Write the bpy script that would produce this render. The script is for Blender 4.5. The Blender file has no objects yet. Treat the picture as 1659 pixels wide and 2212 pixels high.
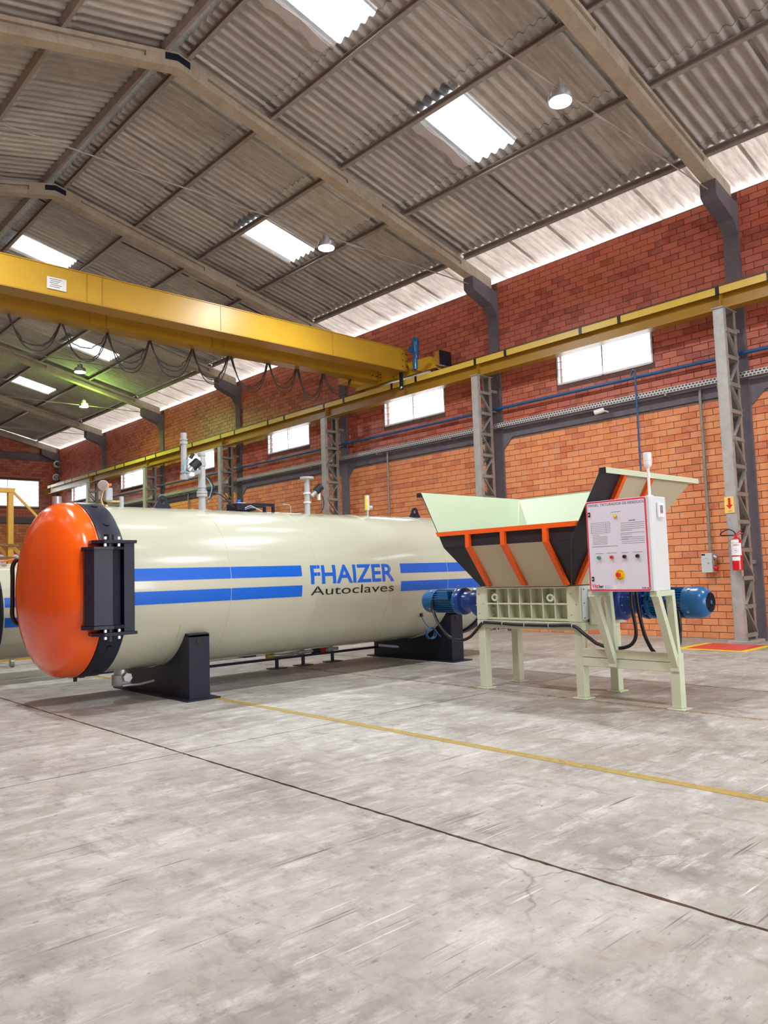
import bpy, bmesh, math, random
from mathutils import Vector, Matrix
R = math.radians
random.seed(7)
S = bpy.context.scene
COL = S.collection

# ---------------------------------------------------------------- camera (1659 x 2212 photograph)
F_PX, CX, CY, CAM_H = 1671.8, 829.5, 1106.0, 1.22
PIT, ROL, YAW = R(4.614), R(-1.865), R(42.6625)
_f0 = Vector((math.sin(YAW), math.cos(YAW), 0)); _r0 = Vector((math.cos(YAW), -math.sin(YAW), 0)); _up = Vector((0, 0, 1))
FWD = math.cos(PIT) * _f0 + math.sin(PIT) * _up
_u1 = -math.sin(PIT) * _f0 + math.cos(PIT) * _up
RIGHT = math.cos(ROL) * _r0 + math.sin(ROL) * _u1
UP = -math.sin(ROL) * _r0 + math.cos(ROL) * _u1
CAM = Vector((0, 0, CAM_H))
cd = bpy.data.cameras.new('camera'); cam = bpy.data.objects.new('camera', cd); COL.objects.link(cam)
cd.sensor_fit = 'HORIZONTAL'; cd.sensor_width = 36.0; cd.lens = 36.0 * F_PX / 1659.0
cd.clip_start = 0.05; cd.clip_end = 300
cam.matrix_world = Matrix.Translation(CAM) @ Matrix((RIGHT, UP, -FWD)).transposed().to_4x4()
S.camera = cam

# ---------------------------------------------------------------- sky (bright overcast) and exposure
w = bpy.data.worlds.new('sky'); S.world = w; w.use_nodes = True
bg = w.node_tree.nodes['Background']; bg.inputs[0].default_value = (0.93, 0.96, 1.0, 1); bg.inputs[1].default_value = 9.0
S.view_settings.view_transform = 'Standard'; S.view_settings.look = 'None'
S.view_settings.gamma = 1.0; S.view_settings.use_curve_mapping = False
S.view_settings.exposure = -0.28
LAMP_W = 220.0
S.cycles.max_bounces = 5; S.cycles.diffuse_bounces = 3; S.cycles.glossy_bounces = 2
S.cycles.transmission_bounces = 3; S.cycles.transparent_max_bounces = 6
S.cycles.caustics_reflective = False; S.cycles.caustics_refractive = False
S.cycles.sample_clamp_indirect = 6.0; S.cycles.use_denoising = True
S.cycles.use_adaptive_sampling = True; S.cycles.adaptive_threshold = 0.05

# ---------------------------------------------------------------- pixel -> ray helpers (distance always comes from a real plane)
def ray(x, y): return RIGHT * ((x - CX) / F_PX) - UP * ((y - CY) / F_PX) + FWD
def onx(x, y, X): d = ray(x, y); return CAM + d * (X / d.x)
def ony(x, y, Y): d = ray(x, y); return CAM + d * (Y / d.y)
def onz(x, y, Z=0): d = ray(x, y); return CAM + d * ((Z - CAM_H) / d.z)
def proj(p):
    v = Vector(p) - CAM; k = v.dot(FWD)
    return CX + F_PX * v.dot(RIGHT) / k, CY - F_PX * v.dot(UP) / k, k

# ---------------------------------------------------------------- materials
def srgb(r, g, b):
    def c(v):
        v /= 255.0
        return v / 12.92 if v <= 0.04045 else ((v + 0.055) / 1.055) ** 2.4
    return (c(r), c(g), c(b), 1)
class NT:
    def __init__(s, m): s.t = m.node_tree; s.n = s.t.nodes; s.l = s.t.links
    def new(s, typ, **k):
        nd = s.n.new(typ)
        for a, v in k.items(): setattr(nd, a, v)
        return nd
    def link(s, a, b): s.l.new(a, b)
    def noise(s, vec, scale, detail=4, rough=.6):
        nd = s.new('ShaderNodeTexNoise'); nd.inputs['Scale'].default_value = scale
        nd.inputs['Detail'].default_value = detail; nd.inputs['Roughness'].default_value = rough
        if vec is not None: s.link(vec, nd.inputs['Vector'])
        return nd.outputs['Fac']
    def mapping(s, vec, scale=(1, 1, 1), rot=(0, 0, 0)):
        nd = s.new('ShaderNodeMapping'); nd.inputs['Scale'].default_value = scale; nd.inputs['Rotation'].default_value = rot
        s.link(vec, nd.inputs['Vector']); return nd.outputs[0]
    def ramp(s, fac, stops):
        nd = s.new('ShaderNodeValToRGB'); e = nd.color_ramp.elements
        while len(e) < len(stops): e.new(0.5)
        for el, (p, c) in zip(e, stops): el.position = p; el.color = c if len(c) == 4 else (*c, 1)
        s.link(fac, nd.inputs[0]); return nd.outputs[0]
    def mix(s, fac, a, b, mode='MIX'):
        nd = s.new('ShaderNodeMix', data_type='RGBA', blend_type=mode)
        for sock, v in ((nd.inputs[0], fac), (nd.inputs[6], a), (nd.inputs[7], b)):
            if hasattr(v, 'is_linked'): s.link(v, sock)
            else: sock.default_value = v
        return nd.outputs[2]
    def math(s, op, a, b=0.0):
        nd = s.new('ShaderNodeMath', operation=op)
        for sock, v in ((nd.inputs[0], a), (nd.inputs[1], b)):
            if hasattr(v, 'is_linked'): s.link(v, sock)
            else: sock.default_value = v
        return nd.outputs[0]
    def bump(s, h, strength, dist, bsdf):
        nd = s.new('ShaderNodeBump'); nd.inputs['Strength'].default_value = strength; nd.inputs['Distance'].default_value = dist
        s.link(h, nd.inputs['Height']); s.link(nd.outputs[0], bsdf.inputs['Normal'])
def newmat(name):
    m = bpy.data.materials.new(name); m.use_nodes = True
    return m, NT(m), m.node_tree.nodes['Principled BSDF']
def paint(name, col, rough=.4, metal=0.0, var=.08, scale=3.0, coat=0.0, bump=0.0, spec=.5):
    """plain painted / moulded surface with a faint mottling"""
    m, t, b = newmat(name)
    tc = t.new('ShaderNodeTexCoord').outputs['Object']
    n = t.noise(tc, scale, 5)
    lo = tuple(c * (1 - var) for c in col[:3]); hi = tuple(min(1, c * (1 + var)) for c in col[:3])
    t.link(t.ramp(n, [(.3, lo), (.7, hi)]), b.inputs['Base Color'])
    b.inputs['Roughness'].default_value = rough; b.inputs['Metallic'].default_value = metal
    b.inputs['Coat Weight'].default_value = coat; b.inputs['Coat Roughness'].default_value = .08
    b.inputs['Specular IOR Level'].default_value = spec
    if bump: t.bump(t.noise(tc, scale * 12, 4), bump, .01, b)
    return m
def emit(name, col, strength):
    m, t, b = newmat(name)
    b.inputs['Base Color'].default_value = (0.8, 0.8, 0.8, 1)
    b.inputs['Emission Color'].default_value = col; b.inputs['Emission Strength'].default_value = strength
    return m

M = {}
M['tank'] = paint('tank_paint', srgb(194, 196, 175), .2, var=.03, scale=1.2, coat=.7)
M['orange'] = paint('door_orange', srgb(255, 99, 14), .2, var=.05, scale=2, coat=.4)
M['rib_orange'] = paint('rib_orange', srgb(244, 98, 22), .35, var=.05)
M['navy'] = paint('navy_black_paint', srgb(26, 32, 48), .38, var=.1, scale=4, spec=.35)
M['stripe'] = paint('stripe_blue', srgb(8, 98, 208), .3, var=.03, coat=.2)
M['ink'] = paint('black_ink', srgb(18, 18, 22), .5, var=.05)
M['weld'] = paint('weld_bead', srgb(196, 192, 168), .35, var=.06, scale=30)
M['green'] = paint('hopper_pale_green', srgb(203, 215, 188), .35, var=.03, scale=2, coat=.1)
M['hopper_beige'] = paint('hopper_beige', srgb(196, 190, 162), .4, var=.03, scale=2)
M['hopper_black'] = paint('hopper_black', srgb(32, 31, 40), .45, var=.08)
M['hopper_inner'] = paint('hopper_inner_pale_green', srgb(182, 200, 172), .4, var=.03, scale=2)  # hopper green darkened in colour to offset strong light from above
M['motor'] = paint('motor_blue', srgb(10, 92, 150), .3, var=.08, scale=6, coat=.2)
M['gear'] = paint('gearbox_blue', srgb(6, 60, 150), .28, var=.08, scale=6, coat=.2)
M['rubber'] = paint('black_rubber', srgb(22, 22, 25), .38, var=.1)
M['cab'] = paint('cabinet_grey', srgb(212, 221, 223), .35, var=.02)
M['plate'] = paint('panel_white', srgb(222, 225, 240), .35, var=.015)
M['red'] = paint('panel_red', srgb(224, 62, 92), .4, var=.03)
M['logo_red'] = paint('logo_red', srgb(218, 30, 48), .4, var=.03)
M['grey_ink'] = paint('grey_print', srgb(150, 150, 160), .6, var=.1, scale=60)
M['dark_ink'] = paint('dark_print', srgb(70, 70, 78), .6, var=.1, scale=60)
M['yellow'] = paint('button_yellow', srgb(246, 214, 10), .35, var=.03)
M['btn_green'] = paint('button_green', srgb(40, 140, 110), .3, var=.05)
M['btn_red'] = paint('button_red', srgb(226, 36, 40), .3, var=.05)
M['white'] = paint('white_plastic', srgb(236, 238, 238), .35, var=.02)
M['galv'] = paint('galvanised_steel', srgb(182, 184, 186), .38, .7, var=.12, scale=14)
M['bolt'] = paint('bolt_steel', srgb(196, 196, 196), .3, .8, var=.1, scale=30)
M['grey_pipe'] = paint('grey_painted_pipe', srgb(178, 184, 188), .4, var=.06, scale=8)
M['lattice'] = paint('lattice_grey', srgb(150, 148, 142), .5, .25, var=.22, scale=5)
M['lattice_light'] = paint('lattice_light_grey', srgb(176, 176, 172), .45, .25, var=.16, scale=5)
M['dark_conc'] = paint('dark_grey_painted_concrete', srgb(106, 101, 110), .7, var=.14, scale=5, bump=.2)
M['pipe_blue'] = paint('air_pipe_blue', srgb(36, 90, 140), .4, var=.08)
M['ext_red'] = paint('extinguisher_red', srgb(206, 18, 36), .25, var=.04, coat=.3)
M['sign_yellow'] = paint('sign_yellow', srgb(240, 208, 110), .5, var=.05)
M['sky_blue'] = paint('pneumatic_hose_blue', srgb(90, 180, 215), .4)
M['brass'] = paint('aged_brass', srgb(196, 176, 120), .35, .6, var=.15, scale=20)
M['cable'] = paint('festoon_cable', srgb(74, 72, 70), .5, var=.2)
M['rail'] = paint('rail_steel', srgb(112, 84, 66), .5, .4, var=.25, scale=10)
M['white_gear'] = paint('pale_ring', srgb(214, 212, 186), .3, var=.04)
M['rust_red'] = paint('cart_red', srgb(150, 36, 32), .5, var=.1)
M['wood'] = paint('old_timber', srgb(128, 96, 62), .8, var=.25, scale=9)
M['tarp'] = paint('pale_sheeting', srgb(206, 204, 206), .6, var=.06)
M['paper'] = paint('notice_paper', srgb(222, 220, 218), .6, var=.08, scale=12, bump=.4)

def m_crane(name, col):
    m, t, b = newmat(name)
    tc = t.new('ShaderNodeTexCoord').outputs['Object']
    n1 = t.noise(t.mapping(tc, (.6, .6, .9)), 1.4, 5)
    n2 = t.noise(t.mapping(tc, (7, 7, .5)), 4, 6, .7)
    c = t.ramp(n1, [(.3, tuple(v * .82 for v in col[:3])), (.7, col)])
    c = t.mix(t.ramp(n2, [(.6, (0, 0, 0, 1)), (.8, (.35, .35, .35, 1))]), c, srgb(132, 98, 30))
    t.link(c, b.inputs['Base Color']); b.inputs['Roughness'].default_value = .38
    return m
M['crane'] = m_crane('crane_yellow', srgb(200, 156, 40))
M['crane_dull'] = m_crane('crane_yellow_dull', srgb(176, 134, 36))
M['runway_light'] = m_crane('runway_lip_yellow', srgb(232, 200, 84))
M['post_yellow'] = m_crane('post_yellow', srgb(206, 158, 46))

def m_brick(name, c0, c1, c2, edge, gloss):
    m, t, b = newmat(name)
    tc = t.new('ShaderNodeTexCoord').outputs['Object']
    isl = t.new('ShaderNodeNewGeometry').outputs['Random Per Island']
    rnd = t.math('FRACT', t.math('ADD', isl, t.new('ShaderNodeObjectInfo').outputs['Random']))
    base = t.ramp(rnd, [(0, c2), (.12, c2), (.3, c0), (.75, c1), (1, c0)])
    pos = t.new('ShaderNodeNewGeometry').outputs['Position']
    blot = t.noise(pos, 5.0, 6, .65)
    base = t.mix(t.ramp(blot, [(.45, (0, 0, 0, 1)), (.8, (.7, .7, .7, 1))]), base, edge)
    fine = t.noise(pos, 60, 4)
    base = t.mix(.35, base, t.ramp(fine, [(.3, (.55, .5, .48, 1)), (.7, (1, 1, 1, 1))]), 'MULTIPLY')
    t.link(base, b.inputs['Base Color']); b.inputs['Roughness'].default_value = gloss
    t.bump(fine, .25, .004, b)
    return m
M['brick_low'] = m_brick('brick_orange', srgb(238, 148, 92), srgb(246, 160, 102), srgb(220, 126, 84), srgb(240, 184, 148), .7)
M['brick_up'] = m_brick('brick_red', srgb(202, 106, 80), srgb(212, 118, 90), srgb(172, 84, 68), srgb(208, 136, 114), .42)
def m_mortar(name, col):
    return paint(name, col, .9, var=.2, scale=6, bump=.4)
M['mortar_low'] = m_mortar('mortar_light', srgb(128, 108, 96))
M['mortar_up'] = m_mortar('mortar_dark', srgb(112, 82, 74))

def m_concrete(name, a, b_, streak, rough=.85, sc=1.0):
    m, t, b = newmat(name)
    pos = t.new('ShaderNodeNewGeometry').outputs['Position']
    n = t.noise(pos, 2.2 * sc, 7, .7)
    c = t.ramp(n, [(.25, a), (.75, b_)])
    n2 = t.noise(t.mapping(pos, (3, 3, .6)), 5 * sc, 6, .75)
    c = t.mix(t.ramp(n2, [(.52, (0, 0, 0, 1)), (.8, (.6, .6, .6, 1))]), c, streak)
    t.link(c, b.inputs['Base Color']); b.inputs['Roughness'].default_value = rough
    t.bump(t.noise(pos, 40, 5), .3, .01, b)
    return m
M['rafter'] = m_concrete('rafter_concrete', srgb(160, 148, 130), srgb(206, 195, 174), srgb(122, 110, 98))
M['purlin'] = paint('purlin_steel', srgb(158, 152, 146), .5, 0, var=.15, scale=4)
M['purlin_timber'] = paint('ridge_purlin_brown', srgb(134, 116, 98), .7, var=.12, scale=4)

def m_sheet(name, lo, hi, dark, light_shift=True):
    m, t, b = newmat(name)
    pos = t.new('ShaderNodeNewGeometry').outputs['Position']
    rnd = t.new('ShaderNodeObjectInfo').outputs['Random']
    n = t.noise(t.mapping(pos, (1.2, 7, 1.2)), 2.0, 5, .7)
    c = t.ramp(n, [(.28, lo), (.72, hi)])
    blot = t.noise(pos, 1.1, 5, .6)
    c = t.mix(t.ramp(blot, [(.48, (0, 0, 0, 1)), (.72, (.45, .45, .45, 1))]), c, dark)
    speck = t.noise(t.mapping(pos, (3, 9, 3)), 7, 5, .7)
    c = t.mix(t.ramp(speck, [(.62, (0, 0, 0, 1)), (.75, (.35, .35, .35, 1))]), c, hi)
    if light_shift:
        c = t.mix(1.0, c, t.ramp(rnd, [(0, (.84, .83, .82, 1)), (.5, (.96, .95, .94, 1)), (.85, (1.04, 1.03, 1.0, 1)), (.97, (1.16, 1.16, 1.12, 1))]), 'MULTIPLY')
    t.link(c, b.inputs['Base Color']); b.inputs['Roughness'].default_value = .9
    t.bump(t.noise(pos, 45, 4), .3, .006, b)
    return m
M['sheet'] = m_sheet('fibre_cement_sheet', srgb(172, 170, 167), srgb(210, 208, 204), srgb(150, 146, 142))
def m_translucent(name, col, trans, glow=None):
    """thin daylit sheet: light from the sky soaks through it"""
    m, t, b = newmat(name)
    out = t.n['Material Output']; t.n.remove(b)
    pos = t.new('ShaderNodeNewGeometry').outputs['Position']
    n = t.noise(t.mapping(pos, (1.5, 9, 1.5)), 2.2, 6, .7)
    c = t.ramp(n, [(.3, tuple(v * .72 for v in col[:3])), (.62, col)])
    d = t.new('ShaderNodeBsdfDiffuse'); tr = t.new('ShaderNodeBsdfTranslucent')
    t.link(c, d.inputs[0]); t.link(c, tr.inputs[0])
    mx = t.new('ShaderNodeMixShader'); mx.inputs[0].default_value = trans
    t.link(d.outputs[0], mx.inputs[1]); t.link(tr.outputs[0], mx.inputs[2]); t.link(mx.outputs[0], out.inputs[0])
    return m
M['eave_sheet'] = m_translucent('eave_translucent_sheet', srgb(228, 220, 214), .40)
M['skylight'] = m_translucent('skylight_sheet', srgb(250, 250, 250), .9)

def m_floor():
    m, t, b = newmat('worn_concrete_floor')
    pos = t.new('ShaderNodeNewGeometry').outputs['Position']
    big = t.noise(pos, .9, 6, .68)
    c = t.ramp(big, [(.3, srgb(132, 127, 119)), (.5, srgb(164, 161, 153)), (.7, srgb(190, 188, 181))])
    st = t.noise(t.mapping(pos, (1.3, 3.4, 1), (0, 0, R(14))), 2.2, 6, .74)
    c = t.mix(t.ramp(st, [(.5, (0, 0, 0, 1)), (.72, (.68, .68, .68, 1))]), c, srgb(216, 217, 212))
    mid = t.noise(t.mapping(pos, (1, 1.7, 1), (0, 0, R(20))), 6.5, 5, .72)
    c = t.mix(.85, c, t.ramp(mid, [(.3, (.74, .72, .70, 1)), (.5, (.98, .98, .97, 1)), (.68, (1.12, 1.12, 1.12, 1))]), 'MULTIPLY')
    st2 = t.noise(t.mapping(pos, (4.5, 1.6, 1), (0, 0, R(-24))), 1.7, 5, .75)
    c = t.mix(t.ramp(st2, [(.53, (0, 0, 0, 1)), (.7, (.6, .6, .6, 1))]), c, srgb(116, 108, 101))
    for rot, thr in ((4, .625), (86, .64), (-38, .655), (12, .65)):
        sc_ = t.noise(t.mapping(pos, (.45, 26, 1), (0, 0, R(rot))), 2.0, 3, .5)
        mk_ = t.noise(pos, 1.3 + thr, 3)
        k_ = t.math('MULTIPLY', t.ramp(sc_, [(thr, (0, 0, 0, 1)), (thr + .05, (1, 1, 1, 1))]), t.ramp(mk_, [(.5, (0, 0, 0, 1)), (.62, (.85, .85, .85, 1))]))
        c = t.mix(k_, c, srgb(92, 86, 84) if rot != 12 else srgb(224, 223, 220))
    sp = t.noise(t.mapping(pos, (1, 1.8, 1), (0, 0, R(20))), 17, 3, .6)
    c = t.mix(t.ramp(sp, [(.655, (0, 0, 0, 1)), (.70, (.65, .65, .65, 1))]), c, srgb(110, 102, 96))
    v = t.new('ShaderNodeTexVoronoi', feature='DISTANCE_TO_EDGE'); v.inputs['Scale'].default_value = .55
    wob = t.new('ShaderNodeTexNoise'); wob.inputs['Scale'].default_value = 2.5; wob.inputs['Detail'].default_value = 5
    t.link(pos, wob.inputs['Vector'])
    addv = t.new('ShaderNodeMix', data_type='VECTOR'); addv.inputs[0].default_value = .35
    t.link(pos, addv.inputs[4]); t.link(wob.outputs['Color'], addv.inputs[5]); t.link(addv.outputs[1], v.inputs['Vector'])
    msk = t.noise(pos, .8, 2)
    crack = t.math('MULTIPLY', t.ramp(v.outputs[0], [(0, (1, 1, 1, 1)), (.004, (0, 0, 0, 1))]), t.ramp(msk, [(.5, (0, 0, 0, 1)), (.6, (.6, .6, .6, 1))]))
    c = t.mix(crack, c, srgb(96, 88, 82))
    warm = t.noise(pos, .5, 3)
    c = t.mix(t.ramp(warm, [(.54, (0, 0, 0, 1)), (.72, (.4, .4, .4, 1))]), c, srgb(166, 152, 142))
    t.link(c, b.inputs['Base Color'])
    t.link(t.ramp(st, [(.3, (.42, .42, .42, 1)), (.7, (.62, .62, .62, 1))]), b.inputs['Roughness'])
    h = t.math('ADD', t.noise(pos, 9, 6, .7), t.math('MULTIPLY', sp, -.4))
    t.bump(h, .18, .012, b)
    return m
M['floor'] = m_floor()
M['joint'] = paint('joint_dirt', srgb(108, 92, 82), .95, var=.3, scale=20)
def m_worn(name, col, keep):
    m, t, b = newmat(name)
    out = t.n['Material Output']
    pos = t.new('ShaderNodeNewGeometry').outputs['Position']
    b.inputs['Base Color'].default_value = col; b.inputs['Roughness'].default_value = .6
    n = t.noise(pos, 14, 7, .75); n2 = t.noise(pos, 1.2, 3)
    f = t.math('ADD', t.ramp(n, [(keep, (0, 0, 0, 1)), (keep + .16, (1, 1, 1, 1))]), t.math('MULTIPLY', n2, .25))
    f = t.math('MULTIPLY', f, .5)
    tr = t.new('ShaderNodeBsdfTransparent'); mx = t.new('ShaderNodeMixShader')
    t.link(f, mx.inputs[0]); t.link(tr.outputs[0], mx.inputs[1]); t.link(b.outputs[0], mx.inputs[2]); t.link(mx.outputs[0], out.inputs[0])
    return m
M['line_yellow'] = m_worn('worn_yellow_line', srgb(196, 168, 88), .34)
M['line_faint'] = m_worn('faint_yellow_line', srgb(180, 148, 92), .46)
M['mark_red'] = paint('floor_mark_red', srgb(214, 70, 62), .4, var=.05)
M['mark_yellow'] = paint('floor_mark_yellow', srgb(240, 214, 20), .4, var=.05)

def m_tray():
    m, t, b = newmat('perforated_tray')
    tc = t.new('ShaderNodeTexCoord').outputs['Object']
    br = t.new('ShaderNodeTexBrick'); br.offset = .5
    sep = t.new('ShaderNodeSeparateXYZ'); t.link(tc, sep.inputs[0])
    cmb = t.new('ShaderNodeCombineXYZ'); t.link(sep.outputs[1], cmb.inputs[0]); t.link(sep.outputs[2], cmb.inputs[1]); t.link(cmb.outputs[0], br.inputs['Vector'])
    br.inputs['Scale'].default_value = 1; br.inputs['Brick Width'].default_value = .06; br.inputs['Row Height'].default_value = .045
    br.inputs['Mortar Size'].default_value = .011; br.inputs['Mortar Smooth'].default_value = 0; br.inputs['Bias'].default_value = -1
    br.inputs['Color1'].default_value = srgb(52, 52, 56); br.inputs['Color2'].default_value = srgb(60, 60, 62); br.inputs['Mortar'].default_value = srgb(196, 198, 196)
    t.link(br.outputs['Color'], b.inputs['Base Color']); b.inputs['Roughness'].default_value = .5; b.inputs['Metallic'].default_value = .2
    return m
M['tray'] = m_tray()
def m_wallprint(name, c1, c2, mo):
    m, t, b = newmat(name)
    tc = t.new('ShaderNodeTexCoord').outputs['Object']
    sep = t.new('ShaderNodeSeparateXYZ'); t.link(tc, sep.inputs[0])
    cmb = t.new('ShaderNodeCombineXYZ'); t.link(t.math('ADD', sep.outputs[0], sep.outputs[1]), cmb.inputs[0]); t.link(sep.outputs[2], cmb.inputs[1])
    br = t.new('ShaderNodeTexBrick'); t.link(cmb.outputs[0], br.inputs['Vector'])
    br.inputs['Scale'].default_value = 1; br.inputs['Brick Width'].default_value = .274; br.inputs['Row Height'].default_value = .112; br.inputs['Mortar Size'].default_value = .008
    br.inputs['Color1'].default_value = c1; br.inputs['Color2'].default_value = c2; br.inputs['Mortar'].default_value = mo
    t.link(br.outputs['Color'], b.inputs['Base Color']); b.inputs['Roughness'].default_value = .8
    return m
M['brick_print'] = m_wallprint('brick_wall_print', srgb(216, 122, 74), srgb(196, 100, 66), srgb(150, 124, 108))
def m_glass():
    m, t, b = newmat('louvre_glass')
    b.inputs['Base Color'].default_value = (.97, .98, 1, 1); b.inputs['Roughness'].default_value = .25
    b.inputs['Transmission Weight'].default_value = 1.0; b.inputs['IOR'].default_value = 1.1
    out = t.n['Material Output']; tr = t.new('ShaderNodeBsdfTransparent'); tr.inputs[0].default_value = (.95, .96, .98, 1)
    mx = t.new('ShaderNodeMixShader'); mx.inputs[0].default_value = .3
    t.link(tr.outputs[0], mx.inputs[1]); t.link(b.outputs[0], mx.inputs[2]); t.link(mx.outputs[0], out.inputs[0])
    return m
M['glass'] = m_glass()
M['lamp_white'] = emit('lamp_diffuser', (.92, .97, 1, 1), 40)
M['lamp_green'] = emit('lamp_diffuser_green', (.72, 1, .45, 1), 40)

# ---------------------------------------------------------------- mesh builder
class MB:
    def __init__(s): s.v = []; s.f = []
    def add(s, vs, fs):
        k = len(s.v); s.v += [tuple(p) for p in vs]; s.f += [tuple(i + k for i in q) for q in fs]; return s
    def box(s, x0, x1, y0, y1, z0, z1):
        x0, x1 = sorted((x0, x1)); y0, y1 = sorted((y0, y1)); z0, z1 = sorted((z0, z1))
        return s.add([(x0, y0, z0), (x1, y0, z0), (x1, y1, z0), (x0, y1, z0), (x0, y0, z1), (x1, y0, z1), (x1, y1, z1), (x0, y1, z1)],
                     [(0, 3, 2, 1), (4, 5, 6, 7), (0, 1, 5, 4), (1, 2, 6, 5), (2, 3, 7, 6), (3, 0, 4, 7)])
    def bar(s, a, b, wv, hv, up=(0, 0, 1)):
        """rectangular bar from a to b, wv wide (sideways), hv high (towards up)"""
        a, b = Vector(a), Vector(b); d = (b - a).normalized(); u = Vector(up)
        sd = d.cross(u)
        if sd.length < 1e-4: sd = d.cross(Vector((1, 0, 0)))
        sd.normalize(); u = sd.cross(d).normalized()
        q = [sd * (i * wv / 2) + u * (j * hv / 2) for i, j in ((-1, -1), (1, -1), (1, 1), (-1, 1))]
        return s.add([a + o for o in q] + [b + o for o in q], [(3, 2, 1, 0), (4, 5, 6, 7), (0, 1, 5, 4), (1, 2, 6, 5), (2, 3, 7, 6), (3, 0, 4, 7)])
    def prism(s, poly, axis, a, b):
        """extrude a polygon: axis 'x' -> poly in (y,z), 'y' -> (x,z), 'z' -> (x,y)"""
        n = len(poly)
        mk = {'x': lambda p, t: (t, p[0], p[1]), 'y': lambda p, t: (p[0], t, p[1]), 'z': lambda p, t: (p[0], p[1], t)}[axis]
        vs = [mk(p, a) for p in poly] + [mk(p, b) for p in poly]
        return s.add(vs, [tuple(range(n))[::-1], tuple(range(n, 2 * n))] + [(i, (i + 1) % n, n + (i + 1) % n, n + i) for i in range(n)])
    def cyl(s, a, b, r, n=20, r2=None, caps=True):
        a, b = Vector(a), Vector(b); r2 = r if r2 is None else r2
        d = (b - a).normalized(); u = d.orthogonal().normalized(); v = d.cross(u)
        c = [(math.cos(2 * math.pi * i / n), math.sin(2 * math.pi * i / n)) for i in range(n)]
        vs = [a + (u * x + v * y) * r for x, y in c] + [b + (u * x + v * y) * r2 for x, y in c]
        fs = [(i, (i + 1) % n, n + (i + 1) % n, n + i) for i in range(n)]
        if caps: fs += [tuple(range(n))[::-1], tuple(range(n, 2 * n))]
        return s.add(vs, fs)
    def tube(s, pts, r, n=8, caps=True):
        pts = [Vector(p) for p in pts]; rings = []
        u = None
        for i, p in enumerate(pts):
            d = ((pts[i + 1] - p) if i == 0 else (p - pts[i - 1]) if i == len(pts) - 1 else (pts[i + 1] - pts[i - 1])).normalized()
            u = d.orthogonal().normalized() if u is None else (u - d * u.dot(d)).normalized()
            v = d.cross(u)
            rings.append([p + (u * math.cos(2 * math.pi * k / n) + v * math.sin(2 * math.pi * k / n)) * r for k in range(n)])
        vs = [q for g in rings for q in g]
        fs = [(i * n + k, i * n + (k + 1) % n, (i + 1) * n + (k + 1) % n, (i + 1) * n + k) for i in range(len(pts) - 1) for k in range(n)]
        if caps: fs += [tuple(range(n))[::-1], tuple(range((len(pts) - 1) * n, len(pts) * n))]
        return s.add(vs, fs)
    def lathe(s, prof, o, ax, n=48, close=False):
        """prof: list of (t along ax, radius)"""
        o, ax = Vector(o), Vector(ax).normalized(); u = ax.orthogonal().normalized(); v = ax.cross(u); vs = []; fs = []
        for t, r in prof:
            for k in range(n):
                a = 2 * math.pi * k / n
                vs.append(o + ax * t + (u * math.cos(a) + v * math.sin(a)) * max(r, 1e-4))
        m = len(prof)
        for i in range(m - 1 if not close else m):
            j = (i + 1) % m
            for k in range(n): fs.append((i * n + k, i * n + (k + 1) % n, j * n + (k + 1) % n, j * n + k))
        return s.add(vs, fs)
    def torus(s, o, ax, R_, r, n=24, m=8):
        prof = [(r * math.sin(2 * math.pi * k / m), R_ + r * math.cos(2 * math.pi * k / m)) for k in range(m)]
        return s.lathe(prof, o, ax, n, True)
    def build(s, name, mat, parent=None, smooth=None, bevel=0.0, loc=None):
        o_ = Vector((0, 0, 0)) if parent is None else worldloc(parent)
        if loc is not None: o_ = Vector(loc)
        me = bpy.data.meshes.new(name)
        me.from_pydata([tuple(Vector(p) - o_) for p in s.v], [], s.f)
        bm = bmesh.new(); bm.from_mesh(me); bmesh.ops.recalc_face_normals(bm, faces=bm.faces[:]); bm.to_mesh(me); bm.free()
        return link(name, me, mat, parent, o_, smooth, bevel)
def smooth_mesh(me, ang):
    me.polygons.foreach_set('use_smooth', [True] * len(me.polygons))
    me.set_sharp_from_angle(angle=R(ang))
def link(name, me, mat, parent, o_, smooth=None, bevel=0.0):
    if mat is not None: me.materials.append(M[mat] if isinstance(mat, str) else mat)
    if smooth: smooth_mesh(me, smooth)
    o = bpy.data.objects.new(name, me); COL.objects.link(o)
    if parent is not None:
        o.parent = parent; o.location = Vector(o_) - worldloc(parent)
    else: o.location = o_
    if bevel:
        b = o.modifiers.new('edge', 'BEVEL'); b.width = bevel; b.segments = 2; b.limit_method = 'ANGLE'; b.angle_limit = R(40)
    return o
def worldloc(o):
    p = Vector((0, 0, 0))
    while o is not None: p = p + o.location; o = o.parent
    return p
def tag(o, label=None, cat=None, group=None, kind=None):
    for k, v in (('label', label), ('category', cat), ('group', group), ('kind', kind)):
        if v: o[k] = v
    return o
def empty(name, loc, label=None, cat=None, group=None, kind=None):
    o = bpy.data.objects.new(name, None); COL.objects.link(o); o.location = loc; o.empty_display_size = .1
    return tag(o, label, cat, group, kind)
def copy_tree(o, parent=None):
    c = o.copy(); COL.objects.link(c)
    if parent is not None: c.parent = parent
    for ch in list(o.children): copy_tree(ch, c)
    return c
def copy_to(o, delta, label=None):
    c = copy_tree(o); c.location = o.location + Vector(delta)
    if label: c['label'] = label
    return c
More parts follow.
